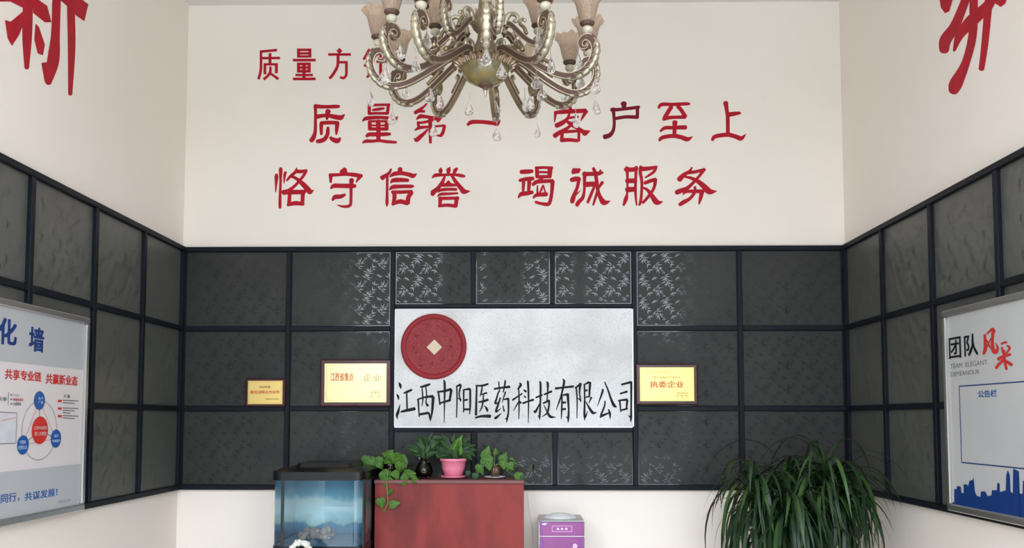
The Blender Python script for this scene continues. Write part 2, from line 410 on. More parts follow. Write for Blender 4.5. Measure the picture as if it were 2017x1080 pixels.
for i in range(26):
    ob.ball((-28 + i*2.2 + random.uniform(-.5, .5), -28.5, 3.2 + random.uniform(-.6, .8)), 2.1, 10, 7, 1, (1, .8, 1.25))
struct('street_boundary', ob, [OUTW, TREEG])

back = lambda u, v: PY(u, v, D)
left = lambda u, v: PX(u, v, XL)
right = lambda u, v: PX(u, v, XR)
NB, NL, NR = Vector((0, -1, 0)), Vector((1, 0, 0)), Vector((-1, 0, 0))

# ------------------------------------------------------------------ painted slogans
A_ = (500, 80), 7.204
glyph(wall_back, *A_, ["85,158,36 330,135,38","102,140,36 102,400,38","102,390,38 90,470,38 66,550,40","230,180,42 230,345,42","110,250,36 372,248,36",
  "158,330,40 158,480,40","140,338,34 342,338,34","322,330,42 320,465,42","236,370,32 232,450,38 190,510,38 138,550,40","238,470,34 290,505,36 350,548,40"], back, NB, RED, rnd=False, label='red block painted character for quality, first of the small top line')
glyph(wall_back, *A_, ["635,113,44 635,242,44","796,113,42 796,242,42","613,132,36 817,132,36","613,182,34 817,182,34","613,226,32 817,226,32","555,278,38 878,278,38",
  "634,313,44 634,455,44","712,313,50 712,455,50","788,313,40 788,455,40","613,332,38 808,332,38","613,384,36 808,384,36","613,436,40 808,436,40",
  "590,490,34 838,490,34","712,450,46 712,545,46","555,546,38 878,546,38"], back, NB, RED, rnd=False, label='red block painted character for quantity, second of the small top line')
glyph(wall_back, *A_, ["1055,198,36 1378,198,36","1195,190,42 1195,300,42 1185,370,40 1150,440,42 1110,500,42 1072,540,38","1195,308,35 1332,308,35",
  "1314,295,38 1313,470,38 1300,510,36 1270,532,40 1222,520,30"], back, NB, RED, rnd=False, polys=["1215,103 1258,148 1215,190 1172,148"], label='red block painted character for direction, third of the small top line')
glyph(wall_back, *A_, ["1640,120,36 1600,200,40 1556,272,34","1600,205,34 1700,205,34","1562,355,36 1700,355,36","1632,290,38 1632,510,38","1600,520,34 1700,470,30","1740,300,36 1885,300,36","1800,180,40 1800,545,44"],
  back, NB, RED, rnd=False, label='red block painted character partly behind the chandelier, fourth of the small top line')
B_ = (600, 190), 9.82; C_ = (800, 190), 9.82; D_ = (1080, 190), 9.82; E_ = (1280, 190), 9.82
glyph(wall_back, *B_, ["205,190,80 320,200,72 450,202,70 600,196,72 665,195,55","207,190,72 212,300,58 210,500,60 205,680,66 175,790,88 130,855,90","455,285,105 440,360,80 432,440,50",
  "245,392,90 330,378,72 430,368,72 560,392,90 660,412,95 715,405,90 780,345,10","325,535,80 322,620,70 325,730,55","320,518,72 480,508,75 645,512,70","632,520,90 625,600,75 618,680,62 612,745,22",
  "452,605,55 450,660,72 440,740,76 390,825,84 310,862,85 245,872,72","500,800,60 560,842,88 640,858,100 690,810,40"], back, NB, RED, label='large red brushed character with a long left leg starting the middle line')
glyph(wall_back, *B_, ["1250,168,58 1440,165,50 1640,160,50","1252,165,66 1250,340,62","1245,335,56 1400,328,52 1590,330,56","1622,160,62 1603,330,64","1320,265,44 1430,250,60 1535,232,40",
  "1122,480,24 1180,432,72 1300,415,72 1430,408,66 1600,420,68 1720,442,72 1758,440,75 1803,385,10","1262,490,76 1262,635,76","1590,490,74 1585,635,80","1425,480,88 1425,660,88",
  "1250,482,44 1600,482,46","1250,563,36 1600,563,36","1260,632,62 1590,632,64","1428,650,86 1428,840,82","1200,772,56 1260,738,80 1430,738,80 1600,732,70 1655,730,50","1122,900,26 1190,868,68 1300,868,62 1440,858,58 1600,878,62 1770,890,48"],
  back, NB, RED, label='large red brushed character stacked in three storeys, second of the middle line')
glyph(wall_back, *C_, ["175,315,70 240,278,75 330,210,50 400,140,30","250,290,50 350,290,50","200,445,24 270,390,80 350,390,70 560,420,60","560,240,60 620,175,68","600,240,60 760,262,50","600,330,50 690,290,40",
  "225,512,56 350,502,50 560,440,56 650,378,68","668,370,72 655,420,70 610,480,60","232,520,56 245,600,56","170,655,26 260,608,64 420,592,50 600,578,42 735,565,48","742,570,60 718,680,66 680,755,66","680,760,60 600,756,34 520,735,12",
  "465,430,80 470,895,54","415,640,36 350,715,60 270,785,82 200,845,84 158,810,20"], back, NB, RED, label='large red brushed character behind the chandelier pendants, third of the middle line')
glyph(wall_back, *C_, ["1195,548,56 1260,500,80 1400,492,76 1550,502,76 1700,520,80 1762,525,90 1825,452,8"], back, NB, RED, label='red brushed single horizontal stroke in the middle line')
glyph(wall_back, *D_, ["130,315,62 300,298,85 500,288,85 720,278,85","140,320,60 130,420,40 118,500,18","735,290,72 690,360,60 650,430,38 628,480,12","430,280,80 425,215,60",
  "405,340,46 370,430,62 280,508,90 160,565,95","380,425,44 480,405,48 570,395,48","562,400,56 500,490,50 400,590,56 300,660,80 200,712,86 125,765,95","380,500,64 450,545,80 560,612,76 680,690,86 712,705,115 812,664,8",
  "275,690,60 420,680,60 590,672,50","270,690,64 258,860,70","255,850,80 400,842,72 565,858,68","592,660,58 590,855,56"], back, NB, RED, label='large red brushed character with a wide roof, right of the single stroke')
glyph(wall_back, *D_, ["1458,140,118 1465,205,84","1225,262,76 1350,256,66 1500,240,62 1700,216,66 1755,205,56","1725,210,66 1722,405,66","1305,428,64 1500,398,66 1725,404,74","1255,240,72 1270,400,60 1275,540,60 1255,660,66 1190,750,86 1090,785,92"],
  back, NB, DRED, label='darker red brushed character like a door, second right of the single stroke')
glyph(wall_back, *E_, ["172,220,52 230,158,70 450,155,66 700,145,66 765,145,46","412,205,86 360,290,80 300,390,84 262,452,54","262,448,56 380,412,70 500,405,66 680,400,72","545,195,80 610,270,76 660,350,80 690,385,72",
  "485,500,104 480,600,82 475,740,76","204,675,40 290,612,70 450,605,72 690,600,86","186,850,54 250,795,76 450,765,80 600,790,86 730,830,86 828,775,8"], back, NB, RED, label='large red brushed character with a triangle in it, third right of the single stroke')
glyph(wall_back, *E_, ["1465,125,96 1485,250,76 1505,400,76 1508,700,76","1530,352,92 1640,335,80 1740,322,56","1210,840,62 1270,775,78 1500,742,84 1650,775,84 1765,812,88 1858,728,10"], back, NB, RED, label='large red brushed character with one short bar, last of the middle line')
F_ = (530, 320), 10.085; G_ = (740, 320), 10.085; H_ = (1010, 320), 10.085; I_ = (1220, 320), 10.085
glyph(wall_back, *F_, ["238,120,60 232,160,78 230,350,52 222,600,54 218,800,62 218,900,56","148,240,50 148,290,80 140,450,46 133,590,22","325,200,60 310,260,56 298,410,22",
  "550,115,26 515,200,60 430,275,62 352,362,38","545,178,76 640,182,72 745,165,60","740,165,60 690,260,60 600,370,56 500,480,60 380,565,76 290,600,105","460,280,60 560,335,66 680,440,100 780,550,112 820,590,90 890,545,8",
  "340,595,90 700,590,92","412,620,72 395,840,74","672,610,82 662,830,76","372,848,56 520,812,88 680,830,66","400,660,40 420,600,80"], back, NB, RED, label='large red brushed character beginning the bottom line, with two dots beside a stem')
glyph(wall_back, *F_, ["1210,255,72 1400,245,62 1550,235,72 1700,250,84 1835,270,74","1225,250,86 1225,395,46","1800,285,88 1760,350,50 1725,405,12","1228,520,36 1290,468,88 1450,468,90 1650,470,92 1710,470,70",
  "1640,350,100 1630,500,66 1625,800,60 1590,865,62 1500,880,52 1420,868,38 1345,842,8","1262,750,46 1310,690,88 1420,680,84 1505,645,56"], back, NB, RED, polys=["1500,95 1545,130 1562,225 1400,225 1410,160"], label='large red brushed character with a roof and a hook, second of the bottom line')
glyph(wall_back, *G_, ["305,135,40 270,210,60 200,260,72 130,310,100","230,260,56 228,600,52 225,800,66 222,885,12","485,130,95 485,195,95","285,282,36 370,230,84 500,215,82 650,240,84 745,268,92 818,220,8",
  "298,412,24 350,360,84 500,350,86 640,358,72","274,550,20 340,492,84 500,480,76 700,478,74 750,476,44","330,590,66 500,592,72 715,580,66","365,590,82 375,700,84 345,838,60","330,838,46 480,778,90 630,815,84","712,600,84 650,700,90 640,810,86"],
  back, NB, RED, label='large red brushed character with stacked bars over a box, third of the bottom line')
glyph(wall_back, *G_, ["1297,105,16 1290,160,86 1290,225,40","1475,100,26 1448,155,92 1440,225,50","1622,120,42 1580,160,80 1552,225,50","1122,312,20 1190,258,74 1350,250,56 1550,245,56 1700,265,70 1765,278,48",
  "1370,290,50 1320,400,72 1240,510,78 1140,600,105","1140,590,100 1130,640,80","1520,275,60 1600,400,80 1700,520,92 1755,580,104 1882,575,8","1238,602,16 1290,552,60 1450,536,60 1600,540,60","1228,682,16 1290,635,60 1450,625,54 1630,615,38",
  "1285,710,86 1275,870,62","1612,705,84 1590,870,78","1270,718,66 1640,712,62","1258,868,60 1420,852,68 1595,870,72"], back, NB, RED, polys=["1445,350 1500,410 1590,435 1600,480 1280,490 1330,410 1390,410"], label='large red brushed character with three dots on top, fourth of the bottom line')
glyph(wall_back, *H_, ["165,190,80 280,185,92 385,175,72","140,360,64 260,335,82 400,322,80","215,400,70 205,560,52","330,385,84 315,560,62","112,700,34 170,632,88 280,615,90 390,595,72",
  "480,130,76 485,290,78","745,120,98 730,285,88","460,112,62 620,104,54 780,112,62","500,192,46 720,198,46","500,285,66 740,285,66","602,300,50 500,375,62 400,442,68","400,440,66 480,388,82 640,375,76 790,370,76",
  "790,380,86 775,600,70 740,780,72 690,835,76 560,820,60 455,790,56","490,465,26 490,620,46","600,450,26 570,540,46 530,605,26","610,470,32 645,595,32","408,705,38 480,650,76 670,635,84"], back, NB, RED, label='large red brushed character of many strokes, first after the gap in the bottom line')
glyph(wall_back, *H_, ["1165,350,86 1240,332,100 1310,325,84","1320,320,70 1280,500,66 1230,620,76 1190,740,96 1180,790,80","1240,650,50 1290,610,30 1352,555,8","1412,235,90 1550,230,82 1700,225,82 1785,200,46",
  "1425,210,76 1425,400,62 1420,560,52 1390,700,72 1310,790,82 1275,850,82","1430,440,106 1640,430,100","1620,480,50 1550,650,62 1490,795,60","1600,120,60 1640,220,72 1670,400,72 1690,560,72 1740,700,84 1815,800,110 1940,766,8","1745,155,38 1710,215,30",
  "1780,400,66 1700,520,50 1650,680,56 1597,848,38"], back, NB, RED, polys=["1190,115 1340,120 1352,150 1322,215 1180,238 1160,190"], label='large red brushed character with a sweeping right tail, second after the gap')
glyph(wall_back, *I_, ["150,110,80 160,300,52 155,600,42 128,730,82 85,850,46","120,142,80 250,146,92 350,128,76","335,95,66 325,300,56 320,600,56 342,850,32","150,368,96 320,366,96","155,545,110 310,532,96","425,85,60 415,200,66 445,380,62 440,600,56 420,780,60 395,850,42",
  "420,132,92 560,125,82 735,95,62","720,100,72 690,180,60 600,250,50 510,305,30","505,412,66 600,375,76 715,340,72","715,345,76 690,500,62 600,650,62 470,802,56","470,505,40 560,552,62 650,670,92 745,795,112 865,780,8"],
  back, NB, RED, label='large red brushed character of two tall halves, third after the gap')
glyph(wall_back, *I_, ["1442,100,28 1390,180,60 1280,250,86 1190,340,108","1370,202,72 1500,190,66 1690,145,66","1685,140,72 1580,280,56 1480,390,62 1350,510,76 1200,572,96 1135,600,92","1290,285,40 1420,312,62 1560,380,86 1680,480,112 1790,580,120 1936,572,8",
  "1268,635,34 1330,582,62 1500,575,72 1660,580,82","1502,490,50 1490,600,66 1400,720,66 1280,790,86 1200,840,72","1640,590,92 1610,720,72 1580,830,30"], back, NB, RED, label='large red brushed character ending the bottom line')
glyph(wall_left, (0, 0), 2.1605, ["118,-60,40 118,0,42 115,150,42 113,288,20","40,-60,30 170,-60,30","-10,-10,34 140,-12,34","245,-140,34 240,0,36 235,150,38 225,260,52 205,352,26","300,0,32 304,200,32 298,400,18"], left, NL, RED,
  polys=["20,85 45,92 95,50 100,100 80,150 50,195 32,165","135,-20 200,25 218,95 190,95 140,55","150,100 165,115 190,190 182,235 160,228 145,170","175,268 215,262 225,300 212,358 190,350","250,-20 350,0 375,18 358,90 325,68 290,30 255,0","30,0 110,-30 110,40"],
  label='huge red painted character high on the left wall, cut by the frame')
glyph(wall_right, (1650, 0), 2.161, ["575,-80,35 545,0,36 500,110,42 460,170,50 454,212,42","655,0,40 635,30,45 570,90,52 520,150,36 497,215,12","580,-60,36 580,0,36 575,150,36 545,270,36 505,355,56 494,385,44","645,-10,34 628,180,30 613,293,24","480,-40,40 462,35,34","600,-50,40 760,-60,40"], right, NR, RED,
  polys=["640,-20 730,-30 715,15 695,30 668,12","435,0 492,-6 476,48 458,56 440,32"], label='huge red painted character high on the right wall, cut by the frame')

# ------------------------------------------------------------------ glazed panelling
SPR = []
def sprig(cx, cy, a0, n, spread, L):
    for i in range(n):
        a = a0 + (i-(n-1)/2)*spread + random.uniform(-6, 6); SPR.append((cx+random.uniform(-5, 5), cy+random.uniform(-5, 5), a, L*random.uniform(.7, 1.1)))
sprig(40, 22, 60, 7, 30, 56); sprig(60, 66, 80, 6, 32, 60); sprig(95, 106, 35, 4, 34, 42); sprig(155, 30, 70, 4, 38, 38)
sprig(176, 116, 50, 6, 32, 52); sprig(192, 146, 95, 6, 34, 54); sprig(112, 158, 60, 4, 38, 40); sprig(30, 178, 90, 3, 34, 26)
TILE = 0.1425
def bamboo(w, h, flip):
    b = MB(); k = TILE/205; nx = int(w/TILE)+3; ny = int(h/TILE)+3
    for i in range(-1, nx):
        for j in range(-1, ny):
            for (x, y, a, L) in SPR:
                px, py = (i*TILE + x*k), (j*TILE + y*k); a_ = R(a); ex, ey = px + math.cos(a_)*L*k, py + math.sin(a_)*L*k
                if flip & 1: px, ex = w-px, w-ex
                if flip & 2: py, ey = h-py, h-ey
                if min(px, ex) < .004 or max(px, ex) > w-.004 or min(py, ey) < .004 or max(py, ey) > h-.004: continue
                dx, dy = ex-px, ey-py; l = math.hypot(dx, dy); nx_, ny_ = -dy/l*.0027, dx/l*.0027
                mx, my = px+dx*.4, py+dy*.4
                b.add([(px, py, 0), (mx-nx_, my-ny_, 0), (ex, ey, 0), (mx+nx_, my+ny_, 0)], [(0, 1, 2, 3)])
    return b
def panelling(name, label, loc, U, V, N, vlines, hlines, cells, bars_h, bars_v, flipf, PM=PANE, CM=CLEAR):
    """U,V,N world axes; bars given in (u0,v0,u1,v1) metres; cells = (u0,v0,u1,v1)"""
    t = thing(name, label, 'wall panelling', loc)
    O = Vector(loc); H = 0.032
    def W(u, v, n): return O + U*u + V*v + N*n
    def bx(u0, v0, n0, u1, v1, n1, ch=0):
        b = MB().box((0, 0, 0), (u1-u0, v1-v0, n1-n0), 0, ch)
        b.v = [W(u0+q.x, v0+q.y, n0+q.z) for q in b.v]
        if U.cross(V).dot(N) < 0: b.f = [f[::-1] for f in b.f]
        return b
    for (u0, v0, u1, v1) in bars_h + bars_v: bx(u0, v0, 0.001, u1, v1, H, 0.003).build('frame_bar', STEEL, t)
    # thin glazing bead line along the bars is modelled as a lower flange around each pane
    cache = {}
    for i, (u0, v0, u1, v1) in enumerate(cells):
        p = bx(u0, v0, 0.003, u1, v1, 0.012).build('glass_pane', PM, t)
        e = 0.006; w, h = u1-u0, v1-v0
        rb = MB()
        for (a, b_, c, d) in ((0, 0, w, e), (0, h-e, w, h), (0, e, e, h-e), (w-e, e, w, h-e)):
            rb.add([W(u0+a, v0+b_, .0128), W(u0+c, v0+b_, .0128), W(u0+c, v0+d, .0128), W(u0+a, v0+d, .0128)], [(0, 1, 2, 3)])
        rb.build('clear_border', CM, p)
        bm = bamboo(w, h, flipf(i)); bm.v = [W(u0+q.x, v0+q.y, 0.0130) for q in bm.v]
        if bm.v: bm.build('bamboo_leaf_pattern', CM, p, kind='stuff')
    return t
# back wall
zr = [back(1000, v).z for v in (487, 648, 805, 965)]          # top, row lines, bottom
Ztop, Zr1, Zr2, Zbot = zr
bw = 0.030
xs = [XL+0.004, back(570, 650).x, back(774, 650).x, back(1249, 650).x, back(1456, 650).x, XR-0.004]
zs1, zs0 = back(1000, 606).z, back(1000, 845).z
loc = Vector(((XL+XR)/2, D, Zbot)); U, V, N = Vector((1, 0, 0)), Vector((0, 0, 1)), NB
def rel(x): return x - loc.x
X = [rel(q) for q in xs]; Z3, Z2, Z1, Z0 = Ztop-Zbot, Zr1-Zbot, Zr2-Zbot, 0.0
zS1, zS0 = zs1-Zbot, zs0-Zbot
hb = [(X[0], Z3-bw, X[5], Z3), (X[0], 0, X[5], bw)]
vb = [(X[0], bw, X[0]+bw, Z3-bw), (X[5]-bw, bw, X[5], Z3-bw)]
for q in X[1:5]: vb.append((q-bw/2, bw, q+bw/2, Z3-bw))
seg = [(X[0]+bw, X[1]-bw/2), (X[1]+bw/2, X[2]-bw/2), (X[3]+bw/2, X[4]-bw/2), (X[4]+bw/2, X[5]-bw)]
cells = []
for (a, b_) in seg:
    for z in (Z2, Z1): hb.append((a, z-bw/2, b_, z+bw/2))
    cells += [(a, Z2+bw/2, b_, Z3-bw), (a, Z1+bw/2, b_, Z2-bw/2), (a, bw, b_, Z1-bw/2)]
a0, a1 = X[2]+bw/2, X[3]-bw/2
hb += [(a0, zS1-0.006, a1, zS1+0.018), (a0, zS0-0.018, a1, zS0+0.006)]
top = [a0, rel(back(933, 550).x), rel(back(1088, 550).x), a1]; bot = [a0, rel(back(934, 900).x), rel(back(1093, 900).x), a1]
for L, z0, z1 in ((top, zS1+0.018, Z3-bw), (bot, bw, zS0-0.018)):
    for q in L[1:3]: vb.append((q-bw/2, z0, q+bw/2, z1))
    for i in range(3): cells.append((L[i]+(bw/2 if i else 0), z0, L[i+1]-(bw/2 if i < 2 else 0), z1))
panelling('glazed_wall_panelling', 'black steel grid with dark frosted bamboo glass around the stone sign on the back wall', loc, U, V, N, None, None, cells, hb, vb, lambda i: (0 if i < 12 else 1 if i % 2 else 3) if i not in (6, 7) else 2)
# side walls
def side(xw, N, U, us, label):
    ys = sorted([PX(u, v, xw).y for u, v in us], reverse=True)
    step = (ys[0]-ys[-1])/(len(ys)-1)
    while ys[-1]-step > 0.35: ys.append(ys[-1]-step)
    ys = [D-0.040] + ys[1:]
    loc = Vector((xw, D-0.036, Zbot)); X = [D-0.036-y for y in ys]; X[0] = 0.0; end = X[-1]+0.015
    hb = [(0, Z3-bw, end, Z3), (0, 0, end, bw)]; vb = [(0, bw, bw, Z3-bw)] + [(q-bw/2, bw, q+bw/2, Z3-bw) for q in X[1:]]; cells = []
    for i in range(len(X)-1):
        a, b_ = (X[i]+(bw if i == 0 else bw/2)), X[i+1]-bw/2
        for z in (Z2, Z1): hb.append((a, z-bw/2, b_, z+bw/2))
        cells += [(a, Z2+bw/2, b_, Z3-bw), (a, Z1+bw/2, b_, Z2-bw/2), (a, bw, b_, Z1-bw/2)]
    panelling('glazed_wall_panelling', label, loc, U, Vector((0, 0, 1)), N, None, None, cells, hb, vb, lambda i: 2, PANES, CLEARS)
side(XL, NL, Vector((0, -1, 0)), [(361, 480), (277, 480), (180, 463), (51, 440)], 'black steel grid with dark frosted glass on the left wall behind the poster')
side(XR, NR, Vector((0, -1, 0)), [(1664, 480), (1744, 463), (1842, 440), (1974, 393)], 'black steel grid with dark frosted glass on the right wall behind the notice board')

# ------------------------------------------------------------------ stone company sign
ysn = D-0.012
p0 = PY(776, 843, ysn-0.03); p1 = PY(1247, 608, ysn-0.03)
sg = thing('company_sign', 'white speckled stone sign with a red coin emblem and black lettering', 'sign', ((p0.x+p1.x)/2, D-0.004, p0.z))
YS = D-0.040
MB().box((p0.x, YS, p0.z), (p1.x, D-0.004, p1.z), 0, 0.002).build('stone_slab', STONE, sg)
et = MB(); w = 0.008
for lo, hi in (((p0.x, YS-.003, p0.z), (p1.x, YS, p0.z+w)), ((p0.x, YS-.003, p1.z-w/2), (p1.x, YS, p1.z)), ((p0.x, YS-.003, p0.z), (p0.x+w/2, YS, p1.z)), ((p1.x-w, YS-.003, p0.z), (p1.x, YS, p1.z))): et.box(lo, hi)
et.build('edge_trim', EDGEW, sg)
sgm = lambda u, v: PY(u, v, YS)
cc = PY(854.5, 683, YS); cr_ = (PY(919, 683, YS).x - PY(790, 683, YS).x)/2
cb = MB(); prof = [(cr_, 0), (cr_, .012), (cr_-.004, .015), (cr_*.86, .015), (cr_*.84, .010)]
cb.lathe(prof, 64); cb.lathe([(cr_*.84, .010), (0.0, .0101)], 64, mi=1)
cb.xf(Matrix.Translation(cc) @ Matrix.Rotation(R(90), 4, 'X')); coin = cb.build('coin_emblem', [COIN, COINR], sg, label='round red coin emblem in relief')
dm = MB().lathe([(0.047, .009), (0.047, .013), (0.0, .0131)], 4, mi=0, smooth=False).xf(Matrix.Translation(PY(856, 684.5, YS)) @ Matrix.Rotation(R(90), 4, 'X'))
dm.build('square_inlay', BEIGE, coin, label='beige square turned on its corner')
rng = random.Random(3); rb = MB()
for k in range(14):     # worn relief marks of the coin
    a = k/14*2*math.pi; r0 = cr_*rng.uniform(.5, .62); pts = []
    for j in range(4): pts.append((r0*math.cos(a)+rng.uniform(-.022, .022), r0*math.sin(a)+rng.uniform(-.022, .022), .0105))
    rb.tube(cr(pts, 4), .0022, 5)
rb.xf(Matrix.Translation(cc) @ Matrix.Rotation(R(90), 4, 'X')); rb.build('relief_marks', COINR, coin)
J_ = (770, 740), 8.404; K_ = (1010, 740), 8.404
SIGN = [
 (J_, ["135,120,20 155,165,46 165,218,14","95,305,12 120,350,38 128,402,14","152,480,8 120,600,44 100,660,40 108,722,10","215,292,22 270,270,40 342,238,36","262,285,24 268,550,28","165,602,22 220,588,42 390,552,56"]),
 (J_, ["485,190,22 560,175,42 642,145,34","515,205,20 528,380,24 515,505,10","580,200,20 592,350,22 580,440,22 607,497,46","440,398,24 560,360,32 690,345,48","450,400,30 470,682,20","700,365,50 682,600,36 652,762,12","475,645,38 620,620,40","630,625,30 655,720,40"]),
 (J_, ["870,75,12 890,130,38 888,400,28 882,785,10","770,270,24 880,260,38 990,228,44","785,270,30 812,482,26","1000,245,44 972,410,36","805,460,28 980,410,40"]),
 (J_, ["1080,180,20 1150,155,44","1090,180,24 1095,400,24 1086,695,18","1158,165,32 1130,300,24 1155,425,24","1108,372,10 1155,402,34","1195,240,20 1300,222,40","1205,240,30 1203,605,20","1312,230,34 1312,500,32 1302,642,14","1210,412,28 1265,400,34","1210,562,34 1300,560,34"]),
 (J_, ["1405,165,20 1500,170,36 1605,142,34","1420,170,28 1408,650,40","1400,700,30 1500,675,40 1640,675,56","1510,190,20 1500,260,28 1475,352,10","1492,315,20 1582,290,34","1450,440,24 1520,430,38 1605,402,38","1530,310,20 1525,440,26 1500,540,24 1463,602,10","1550,500,12 1590,560,40 1600,602,16"]),
 (J_, ["1715,222,34 1850,200,34 1960,188,44","1785,105,22 1797,272,20","1885,72,12 1890,120,32 1860,278,18","1780,270,24 1750,380,30 1728,462,34 1800,438,12","1812,370,24 1775,480,34 1740,600,36 1820,545,10","1715,700,24 1740,700,46 1830,623,8","1895,275,28 1840,452,12","1860,400,18 1940,385,40","1945,388,36 1945,600,28 1928,700,32 1912,780,10","1890,705,10 1922,732,34","1855,500,16 1875,592,26"]),
 (K_, ["115,120,18 130,160,44 85,230,24","0,405,34 80,350,26 155,300,24","100,230,20 105,450,26 100,718,14","100,430,20 60,500,22 15,582,10","112,420,12 135,455,34","185,240,24 215,265,40","185,335,18 212,362,28","170,460,34 250,430,30 338,402,38","240,90,18 252,130,36 262,400,28 258,788,10"]),
 (K_, ["385,365,30 485,325,32","440,105,18 460,150,36 455,500,30 447,640,34 445,735,10","415,660,10 445,690,38","352,580,18 378,600,40 462,430,10","560,105,18 580,140,38 575,300,22 565,430,20","520,315,28 640,265,38","505,460,28 600,415,38","600,420,36 600,500,30 570,620,30 485,682,10","515,490,12 570,600,28 620,680,46 708,690,10"]),
 (K_, ["710,215,40 830,200,32 1000,182,38","830,60,16 850,110,40 810,300,30 770,430,28 718,568,10","815,340,24 810,560,28 803,718,14","820,325,20 900,315,44","910,310,46 925,560,30 920,700,36 915,782,10","882,682,10 915,710,30","830,450,36 870,445,36","830,560,36 870,555,36"]),
 (K_, ["1040,205,32 1120,140,30","1050,200,28 1065,400,24 1062,708,14","1118,140,50 1105,280,26 1127,430,22","1070,375,10 1120,402,34","1175,155,20 1260,112,40","1185,150,28 1190,400,26 1185,640,36 1190,742,12","1280,120,42 1265,355,28","1200,250,30 1230,245,34","1200,362,20 1260,350,24","1300,365,34 1258,462,10","1242,588,8 1200,690,34","1200,420,10 1280,560,40 1330,620,44 1388,610,10"]),
 (K_, ["1480,225,18 1485,270,36 1403,502,10","1522,110,20 1580,250,28 1630,400,38 1680,500,48 1725,520,10","1525,425,22 1520,500,28 1460,650,30","1452,700,16 1470,670,44 1600,618,22","1585,560,16 1607,630,40 1612,718,12"]),
 (K_, ["1805,150,34 1880,130,36 1955,110,40","1962,112,38 1960,500,30 1957,700,36 1950,772,8","1912,662,10 1950,692,34","1780,300,28 1890,268,36","1750,415,24 1890,400,40","1770,420,32 1790,602,20","1895,410,40 1880,560,28","1795,575,28 1895,550,32"])]
for (o_, s_) in SIGN: glyph(sg, *o_, s_, sgm, NB, BLK, name='black_character')

# ------------------------------------------------------------------ award plaques
def plaque(u0, v0, u1, v1, label, plate, lines, border):
    yb = D-0.036; a = PY(u0, v1, yb-.02); b = PY(u1, v0, yb-.02)
    t = thing('award_plaque', label, 'plaque', ((a.x+b.x)/2, yb, a.z), group='gold award plaques beside the stone sign')
    MB().box((a.x, yb-.020, a.z), (b.x, yb, b.z), 0, .006).build('wooden_backing', MAHOG, t)
    fw = (b.x-a.x)*0.055; y1 = yb-.024
    MB().box((a.x+fw*1.1, y1, a.z+fw), (b.x-fw*1.1, yb-.02, b.z-fw), 0, .0015).build('gold_plate', plate, t)
    g = MB(); c = fw*1.5; X0, X1, Z0_, Z1_ = a.x+c*1.1, b.x-c*1.1, a.z+c, b.z-c
    for lo, hi in (((X0, y1-.0008, Z0_), (X1, y1, Z0_+.0012)), ((X0, y1-.0008, Z1_-.0012), (X1, y1, Z1_)), ((X0, y1-.0008, Z0_), (X0+.0012, y1, Z1_)), ((X1-.0012, y1-.0008, Z0_), (X1, y1, Z1_))): g.box(lo, hi)
    g.build('engraved_border', border, t)
    for body, q0, r0, q1, r1, m, bold in lines:
        A, B, C = PY(q0, r0, y1), PY(q1, r0, y1), PY(q0, r1, y1); text(t, body, A, B, C, NB, m, bold, name='engraved_text')
    return t, y1
DG = mat('engraved_brown', (0.20, 0.13, 0.04), 0.5); OR = mat('engraved_red', (0.62, 0.10, 0.03), 0.5); LT = mat('engraved_faint', (0.55, 0.40, 0.12), 0.5)
plaque(483, 746, 562, 801, 'smallest gold plaque, far left of the sign, with one red text line', GOLD,
  [('2020年度', 511, 760, 533, 765, DG, .02), ('最佳战略合作伙伴', 493, 769.5, 551, 776, OR, .02), ('战略合作单位', 523, 785, 549, 788, DG, 0)], LT)
t, y1 = plaque(630, 708.5, 770.5, 801, 'largest pale gold plaque next to the left edge of the stone sign', GOLDL,
  [('江西省重点', 651, 735, 696, 751, OR, .015), ('企业', 715, 737, 752, 751, LT, 0), ('商务厅', 730, 771, 749, 776, DG, 0), ('年十二月', 729, 779, 748, 783.5, DG, 0)], DG)
plaque(1253, 717, 1374, 797.5, 'gold plaque to the right of the stone sign with four large red characters', GOLD,
  [('江西中阳医药科技有限公司', 1273, 731.5, 1323, 735, LT, 0), ('第十四届会员代表大会', 1287, 741.5, 1340, 746, DG, 0), ('执委企业', 1280, 751, 1347, 764, OR, .02), ('工商业联合会', 1331, 773, 1355, 776, DG, 0), ('总商会', 1331, 778, 1355, 781, DG, 0), ('二〇二〇年十二月', 1331, 782, 1355, 785, DG, 0)], LT)

# ------------------------------------------------------------------ boards on the side walls
def board(name, label, cat, xw, N, u_in, vtop, vbot, yend, mats):
    xf = xw + N.x*0.062; a = PX(u_in, vtop, xf); b = PX(u_in, vbot, xf)
    y1 = a.y; y0 = yend; z1, z0 = a.z, b.z; xb = xw + N.x*0.034
    t = thing(name, label, cat, (xb, (y0+y1)/2, z0))
    lo, hi = min(xb, xf), max(xb, xf); fw = 0.030
    for L, H in (((lo, y0, z1-fw), (hi, y1, z1)), ((lo, y0, z0), (hi, y1, z0+fw)), ((lo, y1-fw, z0+fw), (hi, y1, z1-fw)), ((lo, y0, z0+fw), (hi, y0+fw, z1-fw))):
        MB().box(L, H, 0, .005).build('frame_rail', ALU, t)
    xp = xw + N.x*0.050
    lo, hi = min(xb, xp), max(xb, xp)
    MB().box((lo, y0+fw, z0+fw), (hi, y1-fw, z1-fw)).build('printed_panel', mats, t)
    return t, xp, (y0+fw, y1-fw, z0+fw, z1-fw)
def quad_on(parent, name, pts, N, m, off=.001, label=None):
    f = tuple(range(len(pts))); n = Vector((0, 0, 0))
    for i in range(1, len(pts)-1): n += (pts[i]-pts[0]).cross(pts[i+1]-pts[0])
    return MB().add([p + N*off for p in pts], [f if n.dot(N) > 0 else f[::-1]]).build(name, m, parent, label=label)
